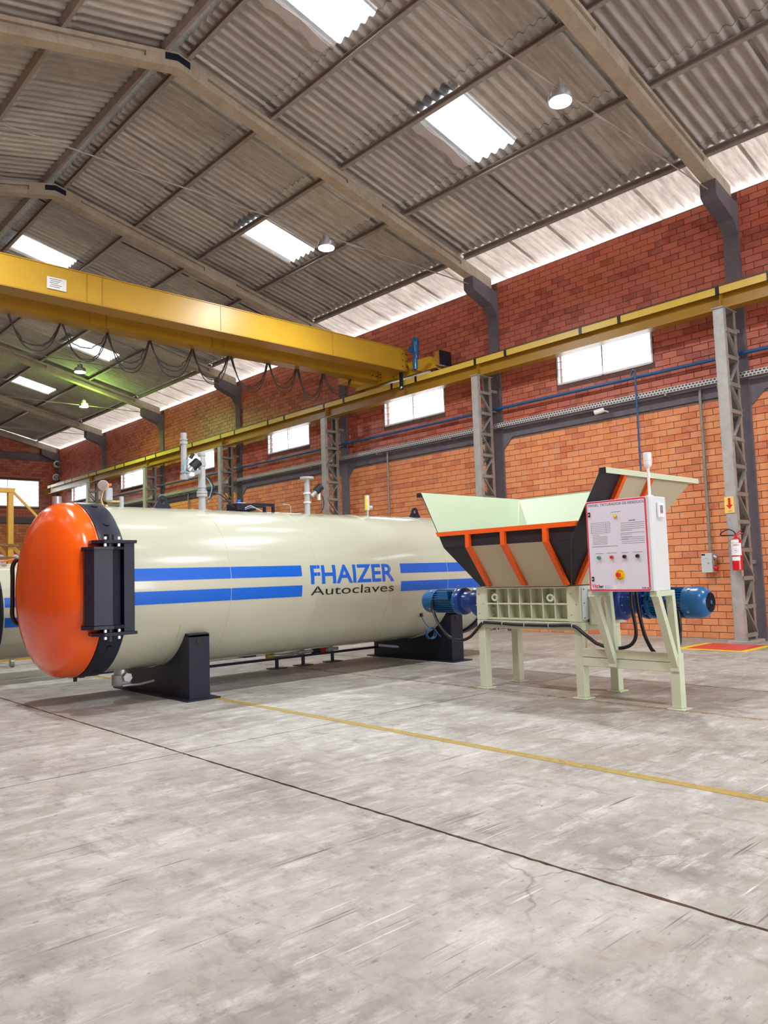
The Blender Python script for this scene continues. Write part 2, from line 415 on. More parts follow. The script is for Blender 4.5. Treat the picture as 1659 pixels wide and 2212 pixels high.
def text_data(body, size=1.0, bold=0.0):
    """flat lettering as (verts 2d, faces), scaled later"""
    cu = bpy.data.curves.new('lettering', 'FONT'); cu.body = body; cu.size = size; cu.offset = bold; cu.fill_mode = 'FRONT'; cu.resolution_u = 4
    ob = bpy.data.objects.new('lettering', cu); COL.objects.link(ob)
    dg = bpy.context.evaluated_depsgraph_get(); me = bpy.data.meshes.new_from_object(ob.evaluated_get(dg))
    vs = [(v.co.x, v.co.y) for v in me.vertices]; fs = [tuple(p.vertices) for p in me.polygons]
    bpy.data.objects.remove(ob); bpy.data.curves.remove(cu); bpy.data.meshes.remove(me)
    return vs, fs
def fit_text(body, w_, h_, bold=0.0):
    vs, fs = text_data(body, 1.0, bold)
    xs = [p[0] for p in vs]; ys = [p[1] for p in vs]
    sx = w_ / (max(xs) - min(xs)); sy = h_ / (max(ys) - min(ys))
    return [((p[0] - min(xs)) * sx, (p[1] - min(ys)) * sy) for p in vs], fs
def spline(pts, k=6):
    """Catmull-Rom through the points"""
    P = [Vector(p) for p in pts]; P = [2 * P[0] - P[1]] + P + [2 * P[-1] - P[-2]]; out = []
    for i in range(1, len(P) - 2):
        for j in range(k):
            t = j / k; a, b, c, d = P[i - 1:i + 3]
            out.append(.5 * ((2 * b) + (c - a) * t + (2 * a - 5 * b + 4 * c - d) * t * t + (3 * b - a - 3 * c + d) * t ** 3))
    out.append(P[-2]); return out
# ================================================================ THE HALL
BAY, Y0C = 5.0, 5.08                     # portal frames every 5 m, the nearest in view at Y = 5.08
YF = [Y0C + BAY * k for k in range(-4, 7)]   # -14.92 ... 35.08
WX = 12.62                               # face of the right-hand wall
WLX = -2.0
YB = 35.2                                # face of the far wall
YN = -15.1
XR, SL = 5.32, .245                      # ridge line and roof slope
def roofz(x, z0): return z0 - SL * abs(x - XR)
ZSHEET, ZPUR, ZRAF = 9.235, 9.08, 8.84   # at the ridge: sheet mean, purlin underside, rafter underside

DOOR = (-1.4, 12.0, 6.4)                    # open gateway in the near gable, behind the photographer
# ---------------------------------------------------------------- floor: cast slabs with ragged joints
fl = MB().box(WLX - .2, WX + .3, YN, YB + .2, -.2, -.02).build('floor', 'joint')
tag(fl, kind='structure')
def ragged_slab(x0, x1, y0, y1):
    def edge(a, b, n, amp):
        pts = []
        for i in range(n):
            t = i / n; p = Vector(a).lerp(Vector(b), t)
            nrm = Vector((-(b[1] - a[1]), b[0] - a[0])).normalized()
            pts.append(p + nrm * random.uniform(0, amp))
        return pts
    n = 120
    P = edge((x0, y0), (x1, y0), n, .008) + edge((x1, y0), (x1, y1), n, .008) + edge((x1, y1), (x0, y1), n, .008) + edge((x0, y1), (x0, y0), n, .008)
    m = MB().prism([(p[0], p[1]) for p in P], 'z', -.02, 0)
    return m
gx = [WLX - .2, 2.716, 7.66, WX + .2]
gy = [YN, -9.9, -4.9, .13, 5.16, 10.2, 15.2, 20.2, 25.2, 30.2, YB + .1]
for i in range(3):
    for j in range(10):
        e = .006
        ragged_slab(gx[i] + e, gx[i + 1] - e, gy[j] + (e * .6), gy[j + 1] - (e * .6)).build('slab', 'floor', fl)

def floor_strip(name, mat, x0, x1, y0, y1, z, label, cat, **k):
    o = MB().box(x0, x1, y0, y1, z, z + .0015).build(name, mat, loc=((x0 + x1) / 2, (y0 + y1) / 2, 0)); tag(o, label, cat, **k); return o
floor_strip('floor_line', 'line_yellow', 4.15, 4.235, -1, 12.5, .0005, 'worn broad yellow line painted on the concrete beside the autoclave foot', 'floor line')
floor_strip('floor_line', 'line_faint', 6.25, 6.31, -1, 12.0, .0005, 'faint thin yellow line on the concrete running under the shredder feet', 'floor line')
em = empty('floor_marking', (11.4, 5.1, 0), 'red rectangle with yellow border painted on floor below the fire extinguisher', 'floor marking')
MB().box(10.86, 11.88, 4.58, 5.6, .0005, .0015).build('border', 'mark_yellow', em)
MB().box(10.98, 11.88, 4.69, 5.49, .0017, .0027).build('red_field', 'mark_red', em)

# ---------------------------------------------------------------- right wall: bricks laid course by course
wins = [(y + 1.5, y + 3.5, 4.79, 5.39) for y in YF[3:-1]]
wall = MB()
BK = .026                                # bricks stand this deep, mortar bed behind
def wall_plane(z0, z1, mat, nm, par=None):
    m = MB(); x = WX + .012; xb = WX + .2
    cuts = sorted({YN, YB, *[v for a in wins for v in a[:2]]})
    for a, b in zip(cuts, cuts[1:]):
        hole = next((q for q in wins if q[0] <= a + .001 and b <= q[1] + .001), None)
        for (c, d) in (((z0, min(z1, hole[2])), (max(z0, hole[3]), z1)) if hole else ((z0, z1),)):
            if d - c > .001: m.box(x, xb, a, b, c, d)
    return m.build(nm, mat, par)
ZTOP, ZBEAM0, ZBEAM1 = 7.25, 3.95, 4.2
wr = wall_plane(0, ZBEAM1 - .1, 'mortar_low', 'wall_right'); tag(wr, kind='structure')
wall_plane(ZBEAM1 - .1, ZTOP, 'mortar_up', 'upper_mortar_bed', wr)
CH, BL, JT = .1118, .2735, .0095
def clip(seg, holes):
    segs = [seg]
    for a, b in holes:
        nx = []
        for s0, s1 in segs:
            if b <= s0 or a >= s1: nx.append((s0, s1)); continue
            if a - s0 > .02: nx.append((s0, a))
            if s1 - b > .02: nx.append((b, s1))
        segs = nx
    return segs
bricks = []                               # (y0, y1, z0, z1, upper)
zc = .099 - CH; row = 0
while zc < ZTOP:
    z0, z1 = max(zc + JT / 2, .003), min(zc + CH - JT / 2, ZTOP)
    zc += CH; row += 1
    if z1 - z0 < .02: continue
    if z0 > ZBEAM0 - .06 and z1 < ZBEAM1 + .02: continue
    up = z0 > ZBEAM1 - .05
    holes = [(y - .125, y + .125) for y in YF]
    holes += [(a - .02, b + .02) for a, b, c, d in wins if z1 > c - .02 and z0 < d + .02]
    y = YN + (BL / 2 if row % 2 else 0) - .1
    while y < YB:
        for a, b in clip((y + JT / 2, y + BL - JT / 2), holes):
            bricks.append((a, min(b, YB), z0, z1, up))
        y += BL
def in_view(b):
    x, y, k = proj((WX, (b[0] + b[1]) / 2, (b[2] + b[3]) / 2))
    return k > 1 and -20 < x < 1690 and 0 < y < 1420
def rank(b):
    x, y, k = proj((WX, (b[0] + b[1]) / 2, (b[2] + b[3]) / 2))
    hid = (b[0] < 7.4 and y > 1040 and x < 1400)
    return (0 if in_view(b) and not hid and b[1] - b[0] > .2 else 1, k)
bricks.sort(key=rank)
_bm = {}
def brick_mesh(wd, ht, up):
    key = (round(wd, 3), round(ht, 3), up)
    if key not in _bm:
        me = bpy.data.meshes.new('brick'); b = MB().box(0, BK, -wd / 2, wd / 2, -ht / 2, ht / 2)
        # chamfered front
        c = .004
        vs = [(c, -wd / 2, -ht / 2), (c, wd / 2, -ht / 2), (c, wd / 2, ht / 2), (c, -wd / 2, ht / 2),
              (0, -wd / 2 + c, -ht / 2 + c), (0, wd / 2 - c, -ht / 2 + c), (0, wd / 2 - c, ht / 2 - c), (0, -wd / 2 + c, ht / 2 - c),
              (BK, -wd / 2, -ht / 2), (BK, wd / 2, -ht / 2), (BK, wd / 2, ht / 2), (BK, -wd / 2, ht / 2)]
        fs = [(4, 7, 6, 5)] + [(i, 4 + i, 4 + (i + 1) % 4, (i + 1) % 4) for i in range(4)] + [(8 + i, i, (i + 1) % 4, 8 + (i + 1) % 4) for i in range(4)]
        me.from_pydata(vs, [], fs); me.materials.append(M['brick_up' if up else 'brick_low']); _bm[key] = me
    return _bm[key]
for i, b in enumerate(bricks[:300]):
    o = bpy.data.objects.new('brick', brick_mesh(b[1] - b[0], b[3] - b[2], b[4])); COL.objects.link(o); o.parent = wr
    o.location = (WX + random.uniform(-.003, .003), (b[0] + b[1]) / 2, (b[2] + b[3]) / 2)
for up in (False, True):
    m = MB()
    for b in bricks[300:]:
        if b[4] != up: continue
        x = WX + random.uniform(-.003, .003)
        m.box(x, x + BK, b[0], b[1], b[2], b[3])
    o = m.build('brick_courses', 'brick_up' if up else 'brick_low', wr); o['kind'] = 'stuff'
MB().box(WX + .012, WX + .2, YN, YB, ZTOP, ZTOP + .02).build('wall_cap', 'mortar_up', wr)

# tie beam and haunches on the right wall
tb = MB()
for a, b in zip(YF, YF[1:]):
    tb.box(WX - .022, WX + .1, a + .12, b - .12, ZBEAM0, ZBEAM1)
    tb.prism([(a + .12, ZBEAM0 + .01), (a + .12, ZBEAM0 - .24), (a + .38, ZBEAM0 + .01)], 'x', WX - .024, WX + .1)
    tb.prism([(b - .12, ZBEAM0 + .01), (b - .38, ZBEAM0 + .01), (b - .12, ZBEAM0 - .24)], 'x', WX - .024, WX + .1)
tag(tb.build('trim_1', 'dark_conc'), 'dark grey tie beam across the brick wall with chamfered haunches', 'beam', kind='structure')

# ---------------------------------------------------------------- far wall and left wall
wb = MB().box(WLX - .2, WX + .2, YB + .012, YB + .2, 0, 9.3)
wb = MB()
BWIN = (9.2, 11.82, 4.67, 5.82)
for x0, x1, z0, z1 in ((WLX - .2, BWIN[0], 0, 7.3), (BWIN[0], BWIN[1], 0, BWIN[2]), (BWIN[0], BWIN[1], BWIN[3], 7.3), (BWIN[1], WX + .2, 0, 7.3)):
    wb.box(x0, x1, YB + .012, YB + .2, z0, z1)
wb.prism([(WLX - .2, 7.3), (WX + .2, 7.3), (XR, 9.2)], 'y', YB + .012, YB + .2)
wback = wb.build('wall_back', 'mortar_up'); tag(wback, kind='structure')
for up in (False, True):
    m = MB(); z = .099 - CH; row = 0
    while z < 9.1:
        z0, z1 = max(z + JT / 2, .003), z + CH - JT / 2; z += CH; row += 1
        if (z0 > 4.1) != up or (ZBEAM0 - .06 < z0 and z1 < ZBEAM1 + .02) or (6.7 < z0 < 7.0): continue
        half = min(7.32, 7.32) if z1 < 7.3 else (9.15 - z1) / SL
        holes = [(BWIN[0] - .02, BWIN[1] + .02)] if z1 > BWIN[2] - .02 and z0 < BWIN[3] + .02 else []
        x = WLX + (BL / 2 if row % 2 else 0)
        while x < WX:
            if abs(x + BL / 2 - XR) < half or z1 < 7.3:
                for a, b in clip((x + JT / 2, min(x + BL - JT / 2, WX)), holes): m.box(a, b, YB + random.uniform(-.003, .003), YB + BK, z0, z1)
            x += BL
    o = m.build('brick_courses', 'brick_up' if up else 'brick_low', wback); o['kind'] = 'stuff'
m = MB().box(WLX, WX - .02, YB - .03, YB + .05, ZBEAM0, ZBEAM1)
tag(m.build('trim_2', 'dark_conc'), 'dark grey lower tie beam on the far brick wall', 'beam', kind='structure')
m = MB().box(WLX, WX - .05, YB - .05, YB + .05, 6.72, 7.0)
tag(m.build('trim_3', 'dark_conc'), 'dark grey upper tie beam on the far brick wall under the gable', 'beam', kind='structure')
tag(MB().box(WLX - .2, WLX, YN, YB, 0, 7.2).build('wall_left', 'brick_print'), kind='structure')
wfm = MB()
for x0, x1, z0, z1 in ((WLX - .2, DOOR[0], 0, 7.3), (DOOR[0], DOOR[1], DOOR[2], 7.3), (DOOR[1], WX + .2, 0, 7.3)): wfm.box(x0, x1, YN - .2, YN - .005, z0, z1)
wfm.prism([(WLX - .2, 7.3), (WX + .2, 7.3), (XR, 9.2)], 'y', YN - .2, YN - .005)
tag(wfm.build('wall_front', 'brick_print'), kind='structure')

# ---------------------------------------------------------------- windows (steel frames, glass louvres)
def window(n, axis, a0, a1, z0, z1, leaves, lv):
    c = (a0 + a1) / 2
    P = (lambda u0, u1, d0, d1, p0, p1, m: m.box(WX + d0, WX + d1, u0, u1, p0, p1)) if axis == 'y' else (lambda u0, u1, d0, d1, p0, p1, m: m.box(u0, u1, YB + d0, YB + d1, p0, p1))
    root = empty('window_%d' % n, (WX, c, z0) if axis == 'y' else (c, YB, z0), kind='structure')
    f = MB(); t = .03
    P(a0, a1, .0, .06, z0, z0 + t, f); P(a0, a1, .0, .06, z1 - t, z1, f)
    for k in range(leaves + 1):
        u = a0 + (a1 - a0 - t) * k / leaves
        P(u, u + t, .001, .061, z0 + .001, z1 - .001, f)
    f.build('window_frame', 'white', root)
    for k in range(leaves):
        u0 = a0 + (a1 - a0) * k / leaves + .03; u1 = a0 + (a1 - a0) * (k + 1) / leaves - .03
        for j in range(lv):
            zc_ = z0 + (z1 - z0) * (j + .5) / lv; h = (z1 - z0) / lv * .56
            d = .05
            q = MB()
            if axis == 'y':
                q.bar((WX + .02, u0, zc_ - h * .8), (WX + .02, u1, zc_ - h * .8), .004, .02)
                q = MB().add([(WX + .0, u0, zc_ - h), (WX + .0, u1, zc_ - h), (WX + .1, u1, zc_ + h), (WX + .1, u0, zc_ + h),
                              (WX + .004, u0, zc_ - h), (WX + .004, u1, zc_ - h), (WX + .104, u1, zc_ + h), (WX + .104, u0, zc_ + h)],
                             [(0, 1, 2, 3), (7, 6, 5, 4), (0, 4, 5, 1), (2, 6, 7, 3), (1, 5, 6, 2), (0, 3, 7, 4)])
            else:
                q = MB().add([(u0, YB, zc_ - h), (u1, YB, zc_ - h), (u1, YB + .1, zc_ + h), (u0, YB + .1, zc_ + h),
                              (u0, YB + .004, zc_ - h), (u1, YB + .004, zc_ - h), (u1, YB + .104, zc_ + h), (u0, YB + .104, zc_ + h)],
                             [(0, 1, 2, 3), (7, 6, 5, 4), (0, 4, 5, 1), (2, 6, 7, 3), (1, 5, 6, 2), (0, 3, 7, 4)])
            pane = q.build('pane', 'glass', root)
            if axis == 'y': MB().box(WX - .006, WX + .004, u0, u1, zc_ - h - .006, zc_ - h + .004).build('louvre_clip', 'galv', pane)
            else: MB().box(u0, u1, YB - .006, YB + .004, zc_ - h - .012, zc_ - h + .008).build('louvre_clip', 'galv', pane)
    return root
wa = window(1, 'y', *wins[1], 2, 4)
for n, y in enumerate(YF[3:-1]):
    if abs(y - Y0C) < .01: continue
    c = copy_to(wa, (0, y - Y0C, 0)); c.name = 'window_%d' % (n + 2)
window(9, 'x', *BWIN, 2, 6)

# ---------------------------------------------------------------- portal frames (pillar, corbel, concrete rafters)
def frame(y):
    root = empty('trim_frame', (WX, y, 0), kind='structure')
    for sx in (1, -1):
        X = lambda x: x if sx == 1 else 2 * XR - x
        MB().box(X(WX - .05), X(WX + .16), y - .125, y + .125, 0, 7.1).build('pillar', 'dark_conc', root)
        MB().prism([(X(12.66), 6.55), (X(12.56), 6.55), (X(12.42), 6.75), (X(11.93), 6.93), (X(11.84), 7.0), (X(11.84), roofz(11.84, ZRAF)), (X(12.66), roofz(12.66, ZRAF))],
                   'y', y - .13, y + .13).build('corbel', 'dark_conc', root, bevel=.01)
        m = MB(); x0, x1 = XR, 12.5
        def sl(xa, xb, d0, d1, hw): m.prism([(X(xa), roofz(xa, ZRAF + d0)), (X(xb), roofz(xb, ZRAF + d0)), (X(xb), roofz(xb, ZRAF + d1)), (X(xa), roofz(xa, ZRAF + d1))], 'y', y - hw, y + hw)
        sl(x0, 12.45, 0, .085, .1); sl(x0, 12.45, .085, .17, .045); sl(x0, 12.45, .17, .235, .1)
        sl(11.55, 12.47, .02, .22, .097); sl(8.6, 9.4, .02, .22, .096); sl(x0, x0 + .5, .02, .22, .097)
        m.build('rafter', 'rafter', root)
    m = MB().prism([(XR - .3, roofz(XR - .3, ZRAF + .235)), (XR, ZRAF + .235), (XR + .3, roofz(XR + .3, ZRAF + .235)), (XR + .3, roofz(XR + .3, ZRAF + .29)), (XR, ZRAF + .29), (XR - .3, roofz(XR - .3, ZRAF + .29))], 'y', y - .12, y + .12)
    m = MB()
    for s_ in (-1, 1):
        m.prism([(XR - .2, roofz(XR - .2, ZRAF + .1)), (XR, ZRAF + .1), (XR + .2, roofz(XR + .2, ZRAF + .1)), (XR + .2, roofz(XR + .2, ZRAF + .2)), (XR, ZRAF + .2), (XR - .2, roofz(XR - .2, ZRAF + .2))], 'y', y + s_ * .1, y + s_ * .112)
    m.build('ridge_plate', 'navy', root)
    MB().tube([(11.86, y, 7.1), (XR, y, 7.06), (2 * XR - 11.86, y, 7.1)], .011, 6).build('tie_rod', 'purlin', root)
    MB().cyl((8.6, y, 7.06), (9.0, y, 7.07), .02, 8).build('turnbuckle', 'purlin', root)
    return root
f0 = frame(YF[0])
f0.name = 'trim_4'
for i, y in enumerate(YF[1:]):
    c = copy_to(f0, (0, y - YF[0], 0)); c.name = 'trim_%d' % (5 + i)

# ---------------------------------------------------------------- roof: purlins, corrugated sheets, skylights
ce = empty('ceiling', (XR, 15, ZSHEET), kind='structure')
PX = [5.50, 6.99, 8.44, 9.98, 11.65]
def purlin_mesh(sx):
    """5 m channel lying across the rafters; the open side looks up the slope"""
    me = MB(); L = BAY / 2 - .035
    a = math.atan(SL) * sx
    t, hh, bb = .005, .12, .06
    for (x0, x1, z0, z1) in ((bb / 2 - t, bb / 2, 0, hh), (-bb / 2, bb / 2 - t, 0, t), (-bb / 2, bb / 2 - t, hh - t, hh), (-bb / 2, -bb / 2 + t, t, .02), (-bb / 2, -bb / 2 + t, hh - .02, hh - t)):
        me.box(x0 * sx, x1 * sx, -L, L, z0, z1)
    me.v = [(x * math.cos(a) + z * math.sin(a), y, -x * math.sin(a) + z * math.cos(a)) for x, y, z in me.v]
    return me
pm = {s: purlin_mesh(s).build('purlin', 'purlin', ce, loc=(0, 0, 0)) for s in (1, -1)}
pmesh = {s: pm[s].data for s in pm}
for s in pm: bpy.data.objects.remove(pm[s])
for sx in (1, -1):
    for i, x in enumerate(PX):
        for a in YF[:-1]:
            xx = x if sx == 1 else 2 * XR - x
            o = bpy.data.objects.new('purlin', pmesh[sx]); COL.objects.link(o); o.parent = ce
            o.location = Vector((xx, a + BAY / 2, roofz(x, ZPUR))) - ce.location
# corrugated sheets
PITCH, NW, AMP, TH = .177, 5, .030, .007
SW = PITCH * NW                           # .885 cover width
def sheet_mesh(x0, x1, sx, name, mat):
    n = NW * 8 + 3; vs = []; fs = []
    for lay in (0, 1):
        for e in (0, 1):
            x = (x0, x1)[e]
            for k in range(n):
                v = k / 8 * PITCH
                z = roofz(x, ZSHEET) - ZSHEET + AMP * math.cos(2 * math.pi * v / PITCH) + (.014 if e else -.004) + lay * TH
                vs.append(((x if sx == 1 else 2 * XR - x) - XR, v - SW / 2, z))
    I = lambda lay, e, k: lay * 2 * n + e * n + k
    for k in range(n - 1):
        fs.append((I(0, 0, k), I(0, 0, k + 1), I(0, 1, k + 1), I(0, 1, k)))
        fs.append((I(1, 0, k), I(1, 1, k), I(1, 1, k + 1), I(1, 0, k + 1)))
        for e in (0, 1): fs.append((I(0, e, k), I(1, e, k), I(1, e, k + 1), I(0, e, k + 1)))
    for k in (0, n - 1): fs.append((I(0, 0, k), I(0, 1, k), I(1, 1, k), I(1, 0, k)))
    me = bpy.data.meshes.new(name); me.from_pydata(vs, [], fs)
    bm = bmesh.new(); bm.from_mesh(me); bmesh.ops.recalc_face_normals(bm, faces=bm.faces[:]); bm.to_mesh(me); bm.free()
    smooth_mesh(me, 50)
    me.materials.append(M[mat]); return me
edges = [XR + .06] + PX[1:] + [13.25]
LIGHT = {(0, 0), (2, 0), (2, 6), (0, 12), (2, 17), (2, 23), (0, -6), (2, -6), (2, -11), (2, -17), (0, -22)}
cand = []
for sx in (1, -1):
    for r in range(5):
        u0 = edges[r] - (.15 if r else 0); u1 = edges[r + 1] + .03
        me = sheet_mesh(u0, u1, sx, 'roof_sheet', 'eave_sheet' if r == 4 else 'sheet')
        mk = sheet_mesh(u0, u1, sx, 'skylight_sheet', 'skylight')
        k0 = math.ceil((YN - 7.22) / SW)
        for k in range(k0, k0 + 60):
            yc = 7.22 + SW * (k + .5)
            if yc > YB + .8: continue
            sky = (r, k) in LIGHT if sx == 1 else ((r, k) in {(3, 3), (3, -2), (3, -8), (3, 9), (3, 15), (3, 21), (3, 27)})  # left-slope skylights are added out of view for more daylight
            cand.append((r, yc, sx, sky, mk if sky else me))
def sheet_rank(c):
    xm = (edges[c[0]] + edges[c[0] + 1]) / 2; xm = xm if c[2] == 1 else 2 * XR - xm
    x, y, k = proj((xm, c[1], ZSHEET - .7))
    return (0 if c[3] else 1 if k > 1 and -90 < x < 1750 and -160 < y < 1200 else 2, k)
cand.sort(key=sheet_rank)
rest = {'sheet': MB(), 'eave_sheet': MB()}
for i, (r, yc, sx, sky, me) in enumerate(cand):
    if i < 300:
        o = bpy.data.objects.new('skylight_sheet' if sky else 'roof_sheet', me); COL.objects.link(o); o.parent = ce
        o.location = (0, yc - 15, 0)
    else:
        rest['eave_sheet' if r == 4 else 'sheet'].add([(v.co.x + XR, v.co.y + yc, v.co.z + ZSHEET) for v in me.vertices], [tuple(p.vertices) for p in me.polygons])
for mt in rest:
    o = rest[mt].build('roof_sheets', mt, ce, smooth=50); o['kind'] = 'stuff'
# ridge capping
m = MB()
for sx in (1, -1):
    X = lambda x: x if sx == 1 else 2 * XR - x
    m.prism([(XR, ZSHEET + .09), (X(XR + .32), roofz(XR + .32, ZSHEET + .05)), (X(XR + .32), roofz(XR + .32, ZSHEET + .06)), (XR, ZSHEET + .1)], 'y', YN, YB + .2)
m.build('ridge_cap', 'sheet', ce)
# torn sheet remains hanging beside the skylights
for (x0, x1, y) in ((8.55, 9.75, 8.15), (5.65, 6.75, 8.15)):
    q = []
    for i in range(9):
        x = x0 + (x1 - x0) * i / 8
        q.append((x, roofz(x, ZSHEET) - .05 - .02 * math.sin(i * 1.1)))
    m = MB(); wv = .2
    vs = [(x, y, z) for x, z in q] + [(x, y + wv + .03 * math.sin(i * 2), z + .015) for i, (x, z) in enumerate(q)]
    vs += [(x, yy, z + .004) for x, yy, z in vs]
    n = 9; fs = [(i, i + 1, n + i + 1, n + i) for i in range(8)] + [(2 * n + i, 3 * n + i, 3 * n + i + 1, 2 * n + i + 1) for i in range(8)]
    fs += [(i, 2 * n + i, 2 * n + i + 1, i + 1) for i in range(8)] + [(n + i, n + i + 1, 3 * n + i + 1, 3 * n + i) for i in range(8)]
    m.add(vs, fs).build('flashing_strip', 'tarp', ce)

# ---------------------------------------------------------------- high-bay lamps hung from the tie rods, plus added unseen ones
def lamp(loc, label, mat='lamp_white', col=(.93, .97, 1), drop=.12, power=LAMP_W):
    x, y, z = loc
    root = empty('high_bay_lamp', (x, y, z), label, 'lamp')
    MB().lathe([(0, .14), (.03, .15), (.1, .135), (.13, .07), (.2, .06), (.21, 0)], (x, y, z), (0, 0, 1), 28).build('housing', 'galv', root, smooth=40)
    MB().cyl((x, y, z - .012), (x, y, z + .004), .135, 28).build('diffuser', mat, root)
    MB().tube([(x, y, z + .2), (x, y, z + .2 + drop)], .008, 6).build('hanger', 'purlin', root)
    l = bpy.data.lights.new('lamp_light', 'AREA'); l.shape = 'DISK'; l.size = .28; l.energy = power; l.color = col; l.spread = R(170)
    lo = bpy.data.objects.new('lamp_light', l); COL.objects.link(lo); lo.parent = root; lo.location = (0, 0, -.02)
    return root
lamp((7.84, 5.08, 6.92), 'bright round high-bay lamp on the tie rod beside the big square skylight')
lamp((8.14, 10.08, 6.86), 'round high-bay lamp on the tie rod of the rafter ending at the second pillar')
lamp((7.77, 20.08, 6.80), 'high-bay lamp seen beyond the crane girder, glowing cold white')
g4 = lamp((9.83, 25.08, 7.05), 'far high-bay lamp glowing green near the roof of the far bays', 'lamp_green', (.62, 1, .3), .05, LAMP_W * .8)
pl_ = bpy.data.lights.new('bare_bulb', 'POINT'); pl_.energy = 80; pl_.color = (.55, 1, .18); pl_.shadow_soft_size = .1
po_ = bpy.data.objects.new('bare_bulb', pl_); COL.objects.link(po_); po_.parent = g4; po_.location = (0, -.22, .05)
for i, (x, y) in enumerate(((2.7, .08), (2.7, 5.08), (2.7, 10.08), (7.9, .08), (2.7, 20.08))):  # lamps added out of view to brighten the hall
    lamp((x, y, 6.86), ['added unseen high-bay lamp over the open end of the hall floor', 'added unseen high-bay lamp on the left side above the floor joint', 'added unseen high-bay lamp on the left side above the autoclave door', 'added unseen high-bay lamp above the near end of the yellow floor line', 'added unseen high-bay lamp on the left side beyond the crane'][i])

# ---------------------------------------------------------------- lattice columns under the runway
def lattice(y):
    root = empty('lattice_column', (12.1, y, 0))
    H = 5.19
    hw = .08
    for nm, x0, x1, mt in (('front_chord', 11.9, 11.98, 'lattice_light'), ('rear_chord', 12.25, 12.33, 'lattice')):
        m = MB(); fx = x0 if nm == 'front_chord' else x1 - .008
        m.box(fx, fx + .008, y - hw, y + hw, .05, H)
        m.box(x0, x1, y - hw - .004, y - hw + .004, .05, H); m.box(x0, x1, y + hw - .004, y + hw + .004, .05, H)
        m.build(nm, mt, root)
    zs = [.13 + .4285 * k for k in range(12)]
    for sd in (-1, 1):
        yy = y + sd * (hw + .012)
        for k, z in enumerate(zs):
            MB().box(11.93, 12.3, yy - .012, yy + .012, z - .03, z + .03).build('rung', 'lattice', root)
            if k < 11:
                a, b = ((11.95, 12.28) if k % 2 else (12.28, 11.95))
                MB().bar((a, yy, z + .03), (b, yy, zs[k + 1] - .03), .022, .05, (0, 1, 0)).build('diagonal', 'lattice', root)
    MB().box(11.87, 12.36, y - .1, y + .1, H, H + .012).build('cap_plate', 'lattice_light', root)
    MB().box(11.82, 12.42, y - .16, y + .16, 0, .05).build('base_plate', 'lattice_light', root, bevel=.006)
    for z in (1.2, 4.9):
        MB().box(12.33, 12.58, y - .04, y + .04, z, z + .06).build('wall_bracket', 'lattice', root)
    return root
l0 = lattice(Y0C)
LL = ['grey steel lattice column carrying the fire extinguisher and the arrow sign', 'grey steel lattice column rising behind the hopper of the shredder',
      'grey steel lattice column behind the autoclave, nearest the crane end truck', 'grey steel lattice column behind the black tray on the autoclave',
      'far grey steel lattice column behind the lifting lug next to the autoclave door', 'far grey steel lattice column behind the pressure gauge on the autoclave', 'grey steel lattice column at the far corner of the hall']
tag(l0, LL[0], 'column', 'lattice columns along the brick wall')
for i, y in enumerate(YF[5:]):
    if y < 35: copy_to(l0, (0, y - Y0C, 0), LL[i + 1])
copy_to(l0, (0, -BAY, 0), 'grey steel lattice column near the open end of the hall')

# ---------------------------------------------------------------- yellow crane runway beam
rw = empty('runway_beam', (12.1, 15, 5.2), 'long yellow crane runway beam carried along the brick wall by lattice columns', 'beam')
ya, yb = YN + .2, 34.6
RZ = 5.205
MB().box(12.0, 12.22, ya, yb, RZ, RZ + .016).build('bottom_flange', 'crane_dull', rw)
MB().box(12.10, 12.115, ya, yb, RZ + .016, RZ + .27).build('web', 'crane_dull', rw)
MB().box(11.98, 12.24, ya, yb, RZ + .27, RZ + .285).build('top_flange', 'crane_dull', rw)
y = ya; i = 0
while y < yb - .1:
    y2 = min(yb, y + (1.72 if i % 2 == 0 else .78))
    MB().box(11.972, 11.98, y + .03, y2 - .03, RZ + .23, RZ + .345).build('edge_lip', 'runway_light', rw)
    MB().box(11.965, 12.0, y2 - .03, y2 + .03, RZ + .225, RZ + .355).build('clip', 'navy', rw)
    y = y2; i += 1
MB().box(12.085, 12.135, ya, yb, RZ + .285, RZ + .365).build('rail', 'rail', rw)
for a in YF[1:]:
    MB().box(12.0, 12.22, a - .006, a + .006, RZ + .016, RZ + .27).build('stiffener', 'crane_dull', rw)
tag(MB().box(12.30, 12.34, ya, yb, RZ + .44, RZ + .5).build('conductor_bar', 'rail'), 'thin brown conductor bar running along the brick wall above the runway', 'conductor bar')

